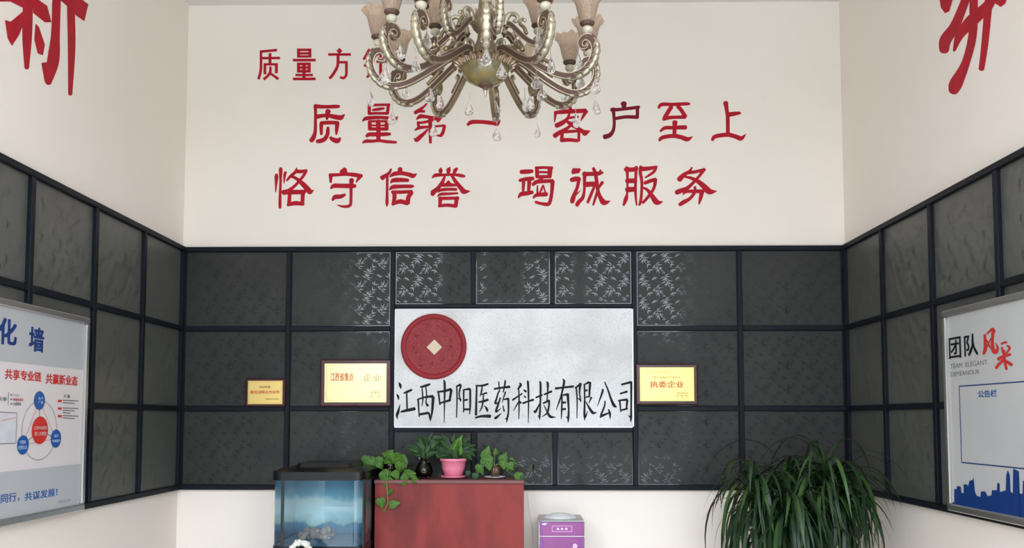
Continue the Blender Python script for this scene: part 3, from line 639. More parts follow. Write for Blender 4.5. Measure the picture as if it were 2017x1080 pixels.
def disc(parent, name, c, r, N, m, off=.0016, r0=None, n=40, label=None):
    ax = Vector((0, 1, 0)); az = Vector((0, 0, 1)); b = MB()
    pts = [c + N*off + (ax*math.cos(2*math.pi*k/n) + az*math.sin(2*math.pi*k/n))*r for k in range(n)]
    if r0 is None: f = [tuple(range(n))]
    else:
        pts += [c + N*off + (ax*math.cos(2*math.pi*k/n) + az*math.sin(2*math.pi*k/n))*r0 for k in range(n)]
        f = [(k, (k+1) % n, n+(k+1) % n, n+k) for k in range(n)]
    if (pts[1]-pts[0]).cross(pts[2]-pts[0]).dot(N) < 0: f = [q[::-1] for q in f]
    return b.add(pts, f).build(name, m, parent, label=label)
def line(parent, name, a, b, w, N, m, off=.0012):
    d = (b-a).normalized(); s = d.cross(N)*w/2; return quad_on(parent, name, [a-s, b-s, b+s, a+s], N, m, off)

t, xp, (y0, y1, z0, z1) = board('company_poster', 'silver framed white and grey-blue company poster with red and blue circles on the left wall', 'poster', XL, NL, 179, 627, 1003, 1.75, POSTW)
Lp = lambda u, v: PX(u, v, xp)
zb1 = Lp(168, 730).z; zb2 = Lp(162, 914).z
quad_on(t, 'top_band', [Vector((xp, y0, zb1)), Vector((xp, y1, zb1)), Vector((xp, y1, z1)), Vector((xp, y0, z1))], NL, POSTB, .0006)
quad_on(t, 'bottom_band', [Vector((xp, y0, z0)), Vector((xp, y1, z0)), Vector((xp, y1, zb2)), Vector((xp, y0, zb2))], NL, POSTB, .0006)
def ltext(body, u0, u1, vt, vb, m, bold=0.0, at='l'):
    ua = u0 if at == 'l' else u1
    za, zb = Lp(ua, vt).z, Lp(ua, vb).z; ya, yb = Lp(u0, 800).y, Lp(u1, 800).y
    A = Vector((xp, ya, za)); text(t, body, A, Vector((xp, yb, za)), Vector((xp, ya, zb)), NL, m, bold)
ltext('文', -75, -38, 618, 675, NAVY, .035); ltext('化', -9, 28, 630, 682, NAVY, .035, 'r'); ltext('墙', 52, 82, 641, 691, NAVY, .035)
ltext('共享专业链', 7, 79, 726, 747, REDP, .03); ltext('共赢新业态', 88, 151, 735, 756, REDP, .03)
ltext('共享', -6, 13, 782, 790, GREYT, .02); ltext('资金流', 25, 37, 776, 781, POSTB, .02); ltext('数据信息流', 25, 45, 784.5, 790, REDP, .02); ltext('仓储物流', 25, 41, 792.5, 799, GREYT, .02)
for v in (778, 787, 796): line(t, 'dash', Lp(20, v), Lp(23.5, v), .006, NL, GREYT)
line(t, 'divider', Lp(16.5, 773), Lp(15.5, 798), .003, NL, GREYT)
def zc(u, v, dv): return (Lp(u, v-dv).z - Lp(u, v+dv).z)/2
disc(t, 'ring', Lp(78, 848), zc(78, 848, 59), NL, GREYT, .0012, zc(78, 848, 59)-.0025, 64)
cR, cT, cL, cRt = Lp(78, 848), Lp(77, 789.5), Lp(44.5, 877), Lp(109.5, 864.5)
for q in (cT, cL, cRt): line(t, 'arrow', cR, q, .004, NL, GREYT)
for a, b in ((cT, cL), (cT, cRt), (cL, cRt)): line(t, 'arrow', a, b, .003, NL, SALMON)
disc(t, 'red_circle', cR, zc(78, 848, 27.3), NL, REDP, .0022)
disc(t, 'blue_circle', cT, zc(77, 789, 18.5), NL, BLUE, .0022); disc(t, 'blue_circle', cL, zc(44, 877, 19), NL, BLUE, .0022); disc(t, 'blue_circle', cRt, zc(109, 864, 18), NL, BLUE, .0022)
def ctext(body, u0, u1, vt, vb, m):
    za, zb = Lp(u0, vt).z, Lp(u0, vb).z; ya, yb = Lp(u0, 850).y, Lp(u1, 850).y
    text(t, body, Vector((xp, ya, za)), Vector((xp, yb, za)), Vector((xp, ya, zb)), NL, m, .01, off=.003)
ctext('生产', 72, 82, 782, 788, WPRINT); ctext('厂家', 72, 82, 790, 796, WPRINT)
ctext('江西中阳医药', 65, 91, 840, 847, POSTW); ctext('第三方物流', 67, 90, 851, 859, POSTW)
ctext('代理商', 38, 50, 868, 875, WPRINT); ctext('经营企业', 36, 53, 878, 886, WPRINT)
ctext('医药', 106, 114, 856, 862, WPRINT); ctext('终端客户', 102, 118, 866, 872, WPRINT)
ltext('共 赢', 124, 137, 777, 784, GREYT, .02)
for k, v in enumerate((790, 805, 820)):
    quad_on(t, 'red_tag', [Lp(113.5, v-2.2), Lp(121, v-2), Lp(121, v+2.6), Lp(113.5, v+2.4)], NL, REDP, .0014)
    for j in range(3 if k == 1 else 2): line(t, 'small_print', Lp(123, v-1+j*4.6), Lp(154-j*8, v+0.3+j*4.6), .0045, NL, GREYT)
mp = [Lp(-10, 812), Lp(32.5, 814), Lp(30.5, 873.5), Lp(-10, 875)]
quad_on(t, 'map_inset', mp, NL, mat('print_map', (0.55, 0.55, 0.60), .4, noise=(20, (.62, .60, .64), .4, .6)), .0012)
for a, b in zip(mp, mp[1:]+mp[:1]): line(t, 'map_border', a, b, .003, NL, GREYT, .0018)
line(t, 'map_road', Lp(2, 829), Lp(30, 823), .003, NL, SALMON, .002)
ltext('业同行，', -10, 44, 976, 995, BLUE, .02); ltext('共谋发展！', 54, 118, 970, 987, BLUE, .02); ltext('关注公众号', 121, 144, 985, 992, GREYT, .01)

t, xp, (y0, y1, z0, z1) = board('notice_board', 'silver framed white notice board with blue skyline on the right wall', 'notice board', XR, NR, 1853, 614, 1003, 1.9, BOARDW)
Rp = lambda u, v: PX(u, v, xp)
def rtext(body, u0, u1, vt, vb, m, bold=0.0):
    za, zb = Rp(u0, vt).z, Rp(u0, vb).z; ya, yb = Rp(u0, 800).y, Rp(u1, 800).y
    A = Vector((xp, ya, za)); text(t, body, A, Vector((xp, yb, za)), Vector((xp, ya, zb)), NR, m, bold)
rtext('团', 1873, 1897, 666, 708, BLK, .015); rtext('队', 1903.5, 1931, 660, 703, BLK, .015)
glyph(t, (1840, 600), 5.4, ["540,325,26 545,400,34 545,480,38 528,525,28","565,312,18 620,262,30 640,292,34","628,290,34 622,400,34 632,490,42 662,505,40 678,460,26 656,408,6","562,378,12 590,440,18 602,470,10","602,365,14 562,462,12"], Rp, NR, REDP, name='red_brush_character')
glyph(t, (1840, 600), 5.4, ["715,420,18 745,408,26 775,402,20","722,460,24 735,520,20","782,440,24 805,465,26 770,520,18","685,582,36 760,545,36 812,532,26","745,490,26 752,600,30 772,688,28","742,590,30 690,638,32 662,675,30","760,600,26 800,625,34 828,645,30"], Rp, NR, REDP, name='red_brush_character')
rtext('TEAM  ELEGANT', 1875, 1948, 717.5, 726.5, GREYT, .005); rtext('DEMEANOUR', 1875.5, 1932, 733.5, 742, GREYT, .005)
ya = Rp(1892, 830).y; zt = Rp(1888.5, 761.5).z; zbm = Rp(1896, 911.5).z; y_o = y0+.10
for a, b in (((ya, zt), (y_o, zt)), ((y_o, zt), (y_o, zbm)), ((y_o, zbm), (ya, zbm)), ((ya, zbm), (ya, zt))):
    line(t, 'blue_box_line', Vector((xp, a[0], a[1])), Vector((xp, b[0], b[1])), .005, NR, NAVY)
rtext('公告栏', 1927.5, 1965, 770, 784, BLUE, .02)
sk = "150,790 165,785 165,680 185,680 190,655 220,660 225,710 243,715 243,640 275,645 278,665 290,613 318,605 322,578 326,605 332,660 335,700 350,735 380,745 385,700 420,700 440,740 470,730 475,690 515,690 518,632 537,632 540,705 588,690 592,565 604,525 622,570 625,700 645,715 648,512 695,535 698,715 725,720 728,615 760,600 760,920 320,840 150,806"
pts = [tuple(float(q) for q in s.split(',')) for s in sk.split()]
# skyline as column quads down to a straight bottom edge
sb = MB(); zlow = z0+.002; W = [Rp(1840+x/4.153, 800+y/4.153) for x, y in pts[:-3]]
for a, b in zip(W, W[1:]):
    if abs(a.y-b.y) < 1e-5: continue
    q = [Vector((xp, a.y, zlow)), Vector((xp, b.y, zlow)), Vector((xp, b.y, b.z)), Vector((xp, a.y, a.z))]
    q = [p + NR*.001 for p in q]; f = (0, 1, 2, 3)
    if (q[1]-q[0]).cross(q[2]-q[0]).dot(NR) < 0: f = (3, 2, 1, 0)
    sb.add(q, [f])
ylast = W[-1].y; zl = W[-1].z; k = 0; rg = random.Random(5)
while ylast > y0+.02:
    wy = min(rg.uniform(.04, .12), ylast-y0); zz = zlow + rg.uniform(.10, .34)
    sb.add([Vector((xp-.001, ylast, zlow)), Vector((xp-.001, ylast, zz)), Vector((xp-.001, ylast-wy, zz)), Vector((xp-.001, ylast-wy, zlow))], [(3, 2, 1, 0)]); ylast -= wy
sb.build('skyline_print', NAVY, t)

# ------------------------------------------------------------------ cherry cabinet
cxl, cxr = -0.845, 0.012; cyf, cyb = 4.70, 4.965; ch_ = PY(880, 946, 4.70).z
cab = thing('cherry_cabinet', 'reddish cherry laminate cabinet standing between fish tank and water dispenser', 'cabinet', ((cxl+cxr)/2, (cyf+cyb)/2, 0))
MB().box((cxl+.004, cyf+.004, 0.06), (cxr-.004, cyb, ch_-.022), 0, .002).build('body', CHERRY, cab)
MB().box((cxl+.02, cyf+.02, 0.0), (cxr-.02, cyb-.02, 0.06)).build('plinth', CHERRYT, cab)
MB().box((cxl, cyf-.004, ch_-.022), (cxr, cyb+.004, ch_), 0, .003).build('top_board', CHERRYT, cab)
cd_ = MB().tube(cr([(0.03, 4.975, 1.10), (0.045, 4.97, 0.98), (0.062, 4.97, 0.86), (0.06, 4.97, 0.72), (0.05, 4.97, 0.3), (0.05, 4.97, 0.02)], 8), .0016, 6)
cd_.build('power_cord', WHITEP, None, label='thin white power cord down the wall right of the cabinet', cat='cord')

# ------------------------------------------------------------------ fish tank
tyf, tyb = 4.45, 4.93
tl = PY(536, 950, tyf).x; tr = -0.853
zlt = PY(630, 945, tyf).z; ztb = PY(630, 1079, tyf).z
ft = thing('fish_tank', 'black rimmed glass fish tank with blue reef backdrop left of the cabinet', 'fish tank', ((tl+tr)/2, (tyf+tyb)/2, 0))
rad = 0.06
def rr(x0, x1, y0_, y1_, r, n=6):
    out = []
    for (cx, cy, a) in ((x1, y0_, -90), (x1, y1_, 0), (x0, y1_, 90), (x0, y0_, 180)):
        sx = -1 if cx == x1 else 1; sy = 1 if cy == y0_ else -1
        rr_ = r if cy == y0_ else .004
        for k in range(n+1):
            w = R(a + 90*k/n); out.append((cx + sx*rr_ + rr_*math.cos(w), cy + sy*rr_ + rr_*math.sin(w)))
    return out
def prism(b, ring, z0_, z1_, mi=0, r2=None, smooth=False):
    n = len(ring); r2 = r2 or ring
    b.add([(x, y, z0_) for x, y in ring] + [(x, y, z1_) for x, y in r2], [(k, (k+1) % n, n+(k+1) % n, n+k) for k in range(n)] + [tuple(range(n))[::-1], tuple(range(n, 2*n))], mi, smooth)
    return b
outer = rr(tl, tr, tyf, tyb, rad)
prism(MB(), outer, 0.0, ztb-.02).build('stand', BPLAS, ft)
prism(MB(), rr(tl-.004, tr+.002, tyf-.004, tyb, rad), ztb-.02, ztb+.006).build('bottom_rim', BPLAS, ft)
n = len(outer); gb = MB()
gb.add([(x, y, ztb) for x, y in outer] + [(x, y, zlt) for x, y in outer], [(k, (k+1) % n, n+(k+1) % n, n+k) for k in range(n)], 0, True)
gb.build('glass_walls', TGLASS, ft)
MB().box((PY(560, 1000, tyb-.01).x, tyb-.012, ztb), (tr-.005, tyb-.006, zlt)).build('printed_backdrop', REEF, ft, label='blue underwater backdrop with a white ground reflection painted in')
MB().box((tr-.010, tyf+.08, ztb), (tr-.006, tyb-.02, zlt)).build('printed_backdrop', REEF, ft)
pb = MB(); px_ = PY(559, 1000, tyf+.03).x
MB().box((px_-.008, tyf+.003, ztb), (px_+.008, tyf+.012, zlt)).build('corner_post', BPLAS, ft)
MB().box((tr-.008, tyf+.002, ztb), (tr+.001, tyf+.04, zlt)).build('corner_post', BPLAS, ft)
lidr = rr(tl-.008, tr+.004, tyf-.010, tyb+.008, rad)
prism(MB(), rr(tl+.006, tr-.006, tyf+.006, tyb-.012, rad), ztb+.004, ztb+.010).build('tank_floor', REEF, ft)
lb = MB(); prism(lb, lidr, zlt-.005, zlt+.040); ins = rr(tl+.03, tr-.03, tyf+.05, tyb-.01, rad*.6)
prism(lb, lidr, zlt+.040, zlt+.058, 0, ins); lb.build('lid', BPLAS, ft)
prism(MB(), rr(-1.262, -.93, tyf+.10, tyb-.05, .03), zlt+.05, zlt+.082, 0, rr(-1.25, -.945, tyf+.115, tyb-.06, .03)).build('feeding_hatch', BPLAS, ft)
MB().box((tr-.055, tyb-.14, zlt-.20), (tr-.014, tyb-.03, zlt-.01), 0, .006).build('filter_box', BPLAS, ft)
# rock arch ornament
ac = PY(592, 1086, 4.33); ab = MB(); pts = []; rg = random.Random(11)
for k in range(9):
    a = R(-30 + k*30); pts.append((ac.x + .044*math.cos(a), 4.33 + rg.uniform(-.008, .008), ac.z + .046*math.sin(a)))
ab.tube(cr(pts, 3), [.014+rg.uniform(-.003, .005) for _ in range(25)], 8)
for k in range(46):
    q = rg.choice(pts); ab.ball((q[0]+rg.uniform(-.014, .014), q[1]+rg.uniform(-.012, .012), q[2]+rg.uniform(-.012, .012)), rg.uniform(.005, .010), 6, 4)
zz_ = ac.z-.04
while zz_ > 0.02:
    w_ = .05 + .09*(1-zz_/ac.z)
    for k in range(7): ab.ball((ac.x+rg.uniform(-w_, w_), 4.33+rg.uniform(-.5, .35)*w_, zz_), rg.uniform(.025, .045), 8, 5, 0, (1, .8, rg.uniform(.8, 1.3)))
    zz_ -= .045
ab.build('rockery', ROCK, None, label='white rough rockery with an arch at its top in front of the fish tank', cat='ornament')
cb2 = MB()
for k in range(90):
    x = PY(618, 1070, 4.7).x + rg.uniform(-.08, .09); cb2.ball((x, 4.75+rg.uniform(-.05, .05), ztb+.010+abs(rg.gauss(0, .020))), rg.uniform(.008, .022), 7, 5, 0, (1.2, 1, rg.uniform(.5, 1.3)))
cb2.build('coral_rock', mat('grey_coral', (.28, .25, .23), .8), None, label='low grey coral rubble heap on the fish tank floor', cat='ornament')

# ------------------------------------------------------------------ water dispenser
dyf, dyb = 4.66, 4.95; da = PY(1061, 1027, dyf); dbx = PY(1152, 1027, dyf).x; dz = da.z
wd = thing('water_dispenser', 'white and purple water dispenser standing right of the cabinet', 'water dispenser', ((da.x+dbx)/2, (dyf+dyb)/2, 0))
MB().box((da.x, dyf+.004, 0.0), (dbx, dyb, dz), 0, .012).build('body', WHITEP, wd)
MB().box((da.x+.004, dyf-.002, dz-.005), (dbx-.004, dyb, dz+.004), 0, .003).build('top_rim', GREYP, wd)
cxm = (da.x+dbx)/2 - .002
MB().lathe([(.094, dz+.002), (.094, dz+.006), (.088, dz+.008), (.084, dz+.013), (.072, dz+.019), (.058, dz+.021), (.054, dz+.026), (.03, dz+.028), (0, dz+.028)], 36, (cxm, (dyf+dyb)/2, 0)).build('bottle_collar', WHITEP, wd)
def fp(u, v): return PY(u, v, dyf-.003)
zA = dz-.006; zB = PY(1100, 1057, dyf).z
MB().box((da.x+.006, dyf-.003, zB+.003), (dbx-.004, dyf+.004, zA), 0, .002).build('upper_panel', PURPLE, wd)
MB().box((da.x+.006, dyf-.003, .35), (dbx-.004, dyf+.004, zB-.003), 0, .002).build('door_panel', PURPLE, wd)
MB().box((da.x+.006, dyf-.003, .04), (dbx-.004, dyf+.004, .345), 0, .002).build('door_panel', PURPLE, wd)
for (a, b, c, d) in ((1087.5, 1036.3, 1126.5, 1037), (1087.5, 1047.3, 1126.5, 1048), (1087.2, 1036.3, 1088, 1048), (1126, 1036.3, 1126.8, 1048)):
    q0, q1 = fp(a, d), fp(c, b); MB().box((q0.x, dyf-.0045, q0.z), (q1.x, dyf-.003, q1.z)).build('display_outline', LILAC, wd)
for u in (1099, 1107, 1115.3):
    q = fp(u, 1042.3); MB().box((q.x-.0065, dyf-.0055, q.z-.006), (q.x+.0065, dyf-.003, q.z+.006), 0, .001).build('indicator', LILAC, wd)
glyph(wd, (1040, 990), 12, [], fp, NB, LILAC, name='winged_emblem', polys=["315,488 370,500 388,470 405,500 462,475 430,530 400,535 388,548 370,535 340,530"])
glyph(wd, (1040, 990), 12, ["1110,990,40 1075,1020,30 1070,1060,26","1120,1000,30 1160,1020,24","1105,1040,30 1165,1045,20","1120,1060,30 1120,1085,30","1080,1075,24 1150,1080,24"], fp, NB, LILAC, name='flower_print')
glyph(wd, (1040, 990), 12, ["1240,860,90 1240,1300,90","300,440,60 320,800,50"], fp, NB, DPURP, name='dark_print', rnd=False)
glyph(wd, (1040, 990), 12, ["300,860,60 330,930,90 320,1080,110 350,1400,150"], fp, NB, DPURP, name='dark_print', off=.0012)

# ------------------------------------------------------------------ plants
HEART = [(-.10, .10), (-.05, .26), (.06, .40), (.22, .46), (.40, .42), (.58, .32), (.76, .19), (.90, .08), (1.0, .0)]
LANCE = [(0, .01), (.08, .09), (.22, .19), (.40, .23), (.58, .19), (.76, .12), (.90, .05), (1.0, 0)]
def leaf_mb(prof, fold=.22, droop=.25):
    b = MB(); vs = []; fs = []; mi = []
    for i, (y, w) in enumerate(prof):
        z = -droop*max(y, 0)**2; yc = .03 if (i == 0 and prof is HEART) else y
        for x in (-w, -w*.55, -.02 if w else 0, .02 if w else 0, w*.55, w):
            vs.append((x, yc if abs(x) < .05 and i < 3 and prof is HEART else y, z + abs(x)*fold - (abs(x)**2)*.5))
    for i in range(len(prof)-1):
        for k in range(5): b_ = i*6+k; fs.append((b_, b_+1, b_+7, b_+6)); mi.append(1 if k == 2 else 0)
    for f, m in zip(fs, mi): pass
    b.v = [Vector(q) for q in vs]; b.f = fs; b.m = mi; b.sm = [True]*len(fs); return b
HM = leaf_mb(HEART).mesh('heart_leaf', [GREEN, GREENL]); HM2 = leaf_mb(HEART, .35, .4).mesh('heart_leaf', [GREEN, GREENL]); HMD = leaf_mb(HEART).mesh('heart_leaf_dark', [GREEND, GREEN])
LM = leaf_mb(LANCE, .5, .35).mesh('lance_leaf', [GREEND, GREEN]); LML = leaf_mb(LANCE, .5, .2).mesh('lance_leaf_light', [GREEN, GREENL])
rl = random.Random(21)
def put_leaf(parent, me, base, tip, width_ratio, face=None, name='leaf'):
    """leaf from base to tip, upper side turned towards face"""
    d = tip-base; L = d.length; y = d.normalized(); f = (face or Vector((rl.uniform(-.35, .35), -1, rl.uniform(.1, .7)))).normalized()
    z = (f - y*f.dot(y)).normalized(); x = y.cross(z)
    M = Matrix((x, y, z)).transposed().to_4x4(); o = link(name, me, parent)
    o.matrix_local = Matrix.Translation(base - worg(parent)) @ M @ Matrix.Diagonal((L*width_ratio, L, L, 1)); return o
def zp(x, y, yy): return PY(520 + x/3.056, 820 + y/3.056, yy)
def vine(parent, pts, yy, r=.0022, m=STEM):
    p = [zp(q[0], q[1], yy + (q[2] if len(q) > 2 else 0)) for q in pts]; return MB().tube(cr([tuple(a) for a in p], 5), r, 5).build('stem', m, parent)
YP = 4.83
# 1 pothos in brown jar, trailing
jc = zp(758, 375, YP); jz = ch_
po1 = thing('trailing_pothos', 'trailing heart-leaved plant in a brown glass jar, leftmost on the cabinet, hanging over its front', 'potted plant', (jc.x, YP, jz))
MB().lathe([(.0, .001), (.038, .001), (.042, .01), (.043, .05), (.040, .075), (.044, .085), (.042, .086), (.038, .074), (.039, .01), (0, .006)], 24, (jc.x, YP, jz)).build('jar', JGLASS, po1)
MB().lathe([(.0, .05), (.037, .05), (.037, .008), (0, .008)], 20, (jc.x, YP, jz)).build('soil', SOIL, po1)
def leafp(par, me, x, y, ang, L, yy, w=1.0, face=None):
    """centre x,y in zoom pixels, direction angle in image (0=right,90=down)"""
    a = R(ang); dx, dy = math.cos(a)*L/2, math.sin(a)*L/2
    put_leaf(par, me, zp(x-dx, y-dy, yy), zp(x+dx, y+dy, yy-.008), w, face)
for (x, y, a, L, w, dy) in [(612,272,100,62,1,0),(650,295,80,66,1,0),(590,338,95,56,1,0),(640,262,170,48,.9,.02),(690,278,110,62,1,0),(735,232,200,60,1,.02),(760,215,330,46,.8,.04),(790,262,160,78,1,-.02),(815,248,10,66,1,0),(845,262,40,60,1,.01),
    (770,248,60,60,1,-.03),(815,315,100,70,1,-.04),(850,295,70,46,.9,.02),(733,362,110,72,1,-.10),(765,395,40,50,1,-.12),(798,360,60,62,1,-.10),(830,395,160,62,1,-.13),(880,345,350,66,1,-.08),(862,352,80,50,1,-.05),(725,400,100,70,.9,-.13),(713,370,100,60,.9,-.11),
    (917,390,20,50,1,-.13),(905,375,60,40,.9,-.1),(850,372,30,46,1,-.12),(750,460,150,52,.9,-.15),(706,528,75,66,1,-.155),(788,528,345,66,.9,-.155),(725,572,20,30,.4,-.15),(700,300,50,50,1,0),(735,290,120,56,1,-.02),(775,300,80,50,1,-.01),(660,255,220,40,.8,.03)]:
    leafp(po1, HM if rl.random() < .6 else HM2, x, y, a, L, YP+dy, w*rl.uniform(.9, 1.05))
vine(po1, [(757,300),(720,265),(660,262),(610,285),(560,300),(500,312)], YP+.03); vine(po1, [(757,300),(800,290),(850,330,-.08),(900,370,-.12)], YP-.01); vine(po1, [(757,300),(745,340,-.10),(740,420,-.14),(745,480,-.15),(742,530,-.15),(722,570,-.15)], YP, .003)
wl_ = leaf_mb(LANCE, .6, .5).mesh('withered_leaf', [YELL, YELL]); leafp(po1, wl_, 493, 311, 175, 36, YP+.03, .6)
# 2 peace lily in dark vase
vc = zp(963, 370, YP); v0 = jz
pl1 = thing('vase_plant', 'dark lance-leaved plant in a round smoky glass vase between jar plant and pink pot', 'potted plant', (vc.x, YP, v0))
vp = [(0, .001), (.026, .001), (.040, .010), (.050, .030), (.051, .050), (.044, .072), (.033, .088), (.032, .096), (.042, .112), (.046, .118)]
MB().lathe(vp, 28, (vc.x, YP, v0)).build('vase', VGLASS, pl1)
MB().lathe([(0, .006), (.034, .010), (.045, .03), (.045, .045), (0, .046)], 20, (vc.x, YP, v0)).build('dark_water', mat('dark_water', (.03, .015, .01), .1), pl1)
for (x, y, a, L, dy) in [(895,205,205,70,0),(900,190,190,66,.02),(885,185,215,60,.03),(940,150,230,80,.02),(950,160,240,86,0),(925,235,200,60,-.01),(935,180,235,70,-.02),(975,170,262,90,.02),(990,200,280,80,-.01),(1030,150,315,100,.02),(1045,130,350,70,.03),(1020,180,310,86,0),(1040,190,10,80,.01),(1060,205,25,76,.02),(1010,225,330,70,-.02),(1050,245,60,60,-.01),(962,240,100,50,-.03),(950,215,120,56,-.02),(985,238,70,52,-.02),(915,215,165,60,.01),(1000,130,290,66,.04),(960,185,250,70,.03)]:
    leafp(pl1, LM, x, y, a, L, YP+dy, rl.uniform(.8, 1.2))
for q in ((930,180),(985,160),(1030,170),(905,210),(1045,215)): vine(pl1, [(963,320),(962,262),((963+q[0])/2, (250+q[1])/2), q], YP, .0018)
# 3 pink pot plant
pc = zp(1140, 370, YP); pk = thing('pink_pot_plant', 'dark green leafy plant in a pink plastic pot on the cabinet', 'potted plant', (pc.x, YP, jz))
MB().lathe([(0, .004), (.048, .004), (.070, .006), (.076, .016), (.073, .017), (.066, .010), (0, .010)], 32, (pc.x, YP, jz)).build('saucer', PINK, pk)
MB().lathe([(0, .010), (.044, .010), (.050, .014), (.066, .060), (.072, .100), (.079, .102), (.080, .116), (.076, .117), (.068, .100), (.05, .02), (0, .018)], 32, (pc.x, YP, jz)).build('pot', PINK, pk)
MB().lathe([(.070, .103), (0, .106)], 24, (pc.x, YP, jz)).build('soil', SOIL, pk)
for (x, y, a, L, m, dy) in [(1165,170,300,120,1,-.02),(1150,180,285,110,1,-.03),(1145,135,270,60,0,.02),(1185,205,275,60,1,-.05),(1180,150,290,80,0,.02),(1155,245,95,90,0,-.07),(1085,160,215,110,0,.02),(1070,190,195,110,0,.01),(1060,215,180,90,0,0),(1075,235,170,90,0,-.02),(1100,245,140,66,0,-.03),(1050,175,210,80,0,.03),(1100,180,235,100,0,-.01),(1215,185,330,110,0,.02),(1235,215,20,90,0,.01),(1225,235,40,80,0,-.02),(1245,200,0,70,0,.03),(1205,240,60,60,0,-.03),(1110,215,200,80,0,-.04),(1200,215,350,90,0,-.02),(1130,200,250,80,0,0),(1090,140,240,80,0,.04),(1205,160,310,90,0,.04),(1180,225,20,70,0,-.04),(1130,230,120,60,0,-.04)]:
    leafp(pk, LML if m else LM, x, y, a, L, YP+dy, rl.uniform(1.0, 1.4))
for q in ((1100,200),(1160,200),(1200,205),(1080,220),(1230,225)): vine(pk, [(1140,262),((1140+q[0])/2, 235), q], YP, .002)
# 4 pothos on white plate
qc = zp(1388, 358, YP); rp_ = thing('small_pothos', 'small heart-leaved plant in a ribbed brown jar on a white dish, rightmost on the cabinet', 'potted plant', (qc.x, YP, jz))
MB().lathe([(0, .003), (.045, .003), (.062, .010), (.064, .013), (.058, .012), (.04, .006), (0, .006)], 32, (qc.x, YP, jz)).build('dish', WHITEP, rp_)
jm = lambda r, z, a: (r*(1+.05*math.cos(a*12)), z)
MB().lathe([(0, .008), (.024, .008), (.025, .04), (.026, .07), (.024, .071), (.022, .02), (0, .018)], 72, (qc.x+.004, YP, jz), mod=jm).build('jar', mat('ribbed_brown_glass', (.10, .055, .03), .15), rp_)
for (x, y, a, L, w, dy) in [(1342,218,290,82,.85,0),(1335,262,300,66,.9,-.01),(1345,260,190,60,.9,-.02),(1395,212,270,38,1,.03),(1443,245,300,66,.85,0),(1450,262,60,56,.9,-.01),(1293,322,100,56,1,-.02),(1356,306,80,50,1,-.03),(1443,298,80,54,1,-.03),(1488,306,60,52,1,-.03),(1500,262,30,40,.5,.01),(1515,285,20,36,.4,.02),(1312,335,60,44,.9,-.02),(1472,312,110,50,1,-.02)]:
    leafp(rp_, HM if rl.random() < .7 else HM2, x, y, a, L, YP+dy, w)
for (x, y, a, L, w, dy) in [(1270,370,100,48,1,-.10),(1228,350,100,36,1,-.04)]: leafp(rp_, HMD, x, y, a, L, YP+dy, w)
leafp(rp_, HM, 1532, 375, 100, 66, YP-.12, 1.0); leafp(rp_, HMD, 1617, 322, 100, 56, YP+.02, .6, Vector((-.8, -.4, .2)))
leafp(rp_, HMD, 1560, 380, 60, 50, YP-.12, .6)
vine(rp_, [(1388,300),(1370,265),(1345,240)], YP); vine(rp_, [(1388,300),(1388,240),(1393,215)], YP); vine(rp_, [(1388,300),(1420,275),(1443,250)], YP); vine(rp_, [(1388,300),(1330,300),(1290,320),(1262,360,-.09)], YP)
vine(rp_, [(1390,300),(1440,290),(1480,345,-.02),(1540,372,-.1),(1590,362,-.08),(1612,345,0),(1610,290,.02)], YP, .002)

# big strap-leaved floor plant
bx_, by_ = 1.44, 4.38
bp = thing('strap_leaf_plant', 'tall floor plant with dense drooping dark strap leaves in the right corner', 'potted plant', (bx_, by_, 0))
MB().lathe([(0, .0), (.16, .0), (.19, .04), (.23, .34), (.25, .35), (.25, .40), (.22, .40), (.2, .34), (0, .33)], 36, (bx_, by_, 0)).build('pot', WHITEP, bp)
MB().lathe([(.21, .345), (0, .35)], 24, (bx_, by_, 0)).build('soil', SOIL, bp)
crowns = [(bx_-.22, by_-.02, 1.16), (bx_+.12, by_-.10, 1.20), (bx_+.24, by_+.04, 1.14), (bx_-.02, by_+.10, 1.18), (bx_-.08, by_-.14, 1.08)]
for (x, y, z) in crowns: MB().tube(cr([(bx_+(x-bx_)*.4, by_+(y-by_)*.4, .34), (bx_+(x-bx_)*.7, by_+(y-by_)*.8, .7), (x, y, z+.02)], 4), [.022]*9, 8).build('trunk', BARK, bp)
def strap_mesh(L, up, out, w, seed, m):
    rg = random.Random(seed); n = 12; vs = []; fs = []; pts = []
    ang = up; x = z = 0.0; seg = L/n; tw = rg.uniform(-.5, .5); sway = rg.uniform(-.12, .12)
    for i in range(n+1):
        t = i/n; pts.append((x, sway*t*t*L, z))
        x += seg*math.cos(ang); z += seg*math.sin(ang); ang -= out*(1.35-.6*t)/n
        ang = max(ang, -math.pi/2-.1)
    for i, (x, y, z) in enumerate(pts):
        t = i/n; ww = w*(.6+1.2*t if t < .33 else 1.0 if t < .6 else 1-((t-.6)/.4)**1.6)+.0004; c = math.cos(tw*t*2); s_ = math.sin(tw*t*2)
        vs += [(x - s_*ww*.5, y-ww*c, z+.35*ww), (x, y, z), (x + s_*ww*.5, y+ww*c, z+.35*ww)]
    for i in range(n):
        for k in (0, 1): b_ = i*3+k; fs.append((b_, b_+1, b_+4, b_+3))
    me = MB().add(vs, fs, 0, True).mesh('strap_leaf', m); return me
SM = []
for i in range(30):
    L = rl.uniform(.42, .80); SM.append(strap_mesh(L, R(rl.uniform(20, 82)), R(rl.uniform(110, 185)), rl.uniform(.0065, .0110), i, STRAP2 if i % 5 == 0 else STRAP))
for i in range(8): SM.append(strap_mesh(rl.uniform(.26, .38), R(rl.uniform(45, 75)), R(rl.uniform(90, 150)), .006, 50+i, STRAP2 if i % 2 else STRAP))
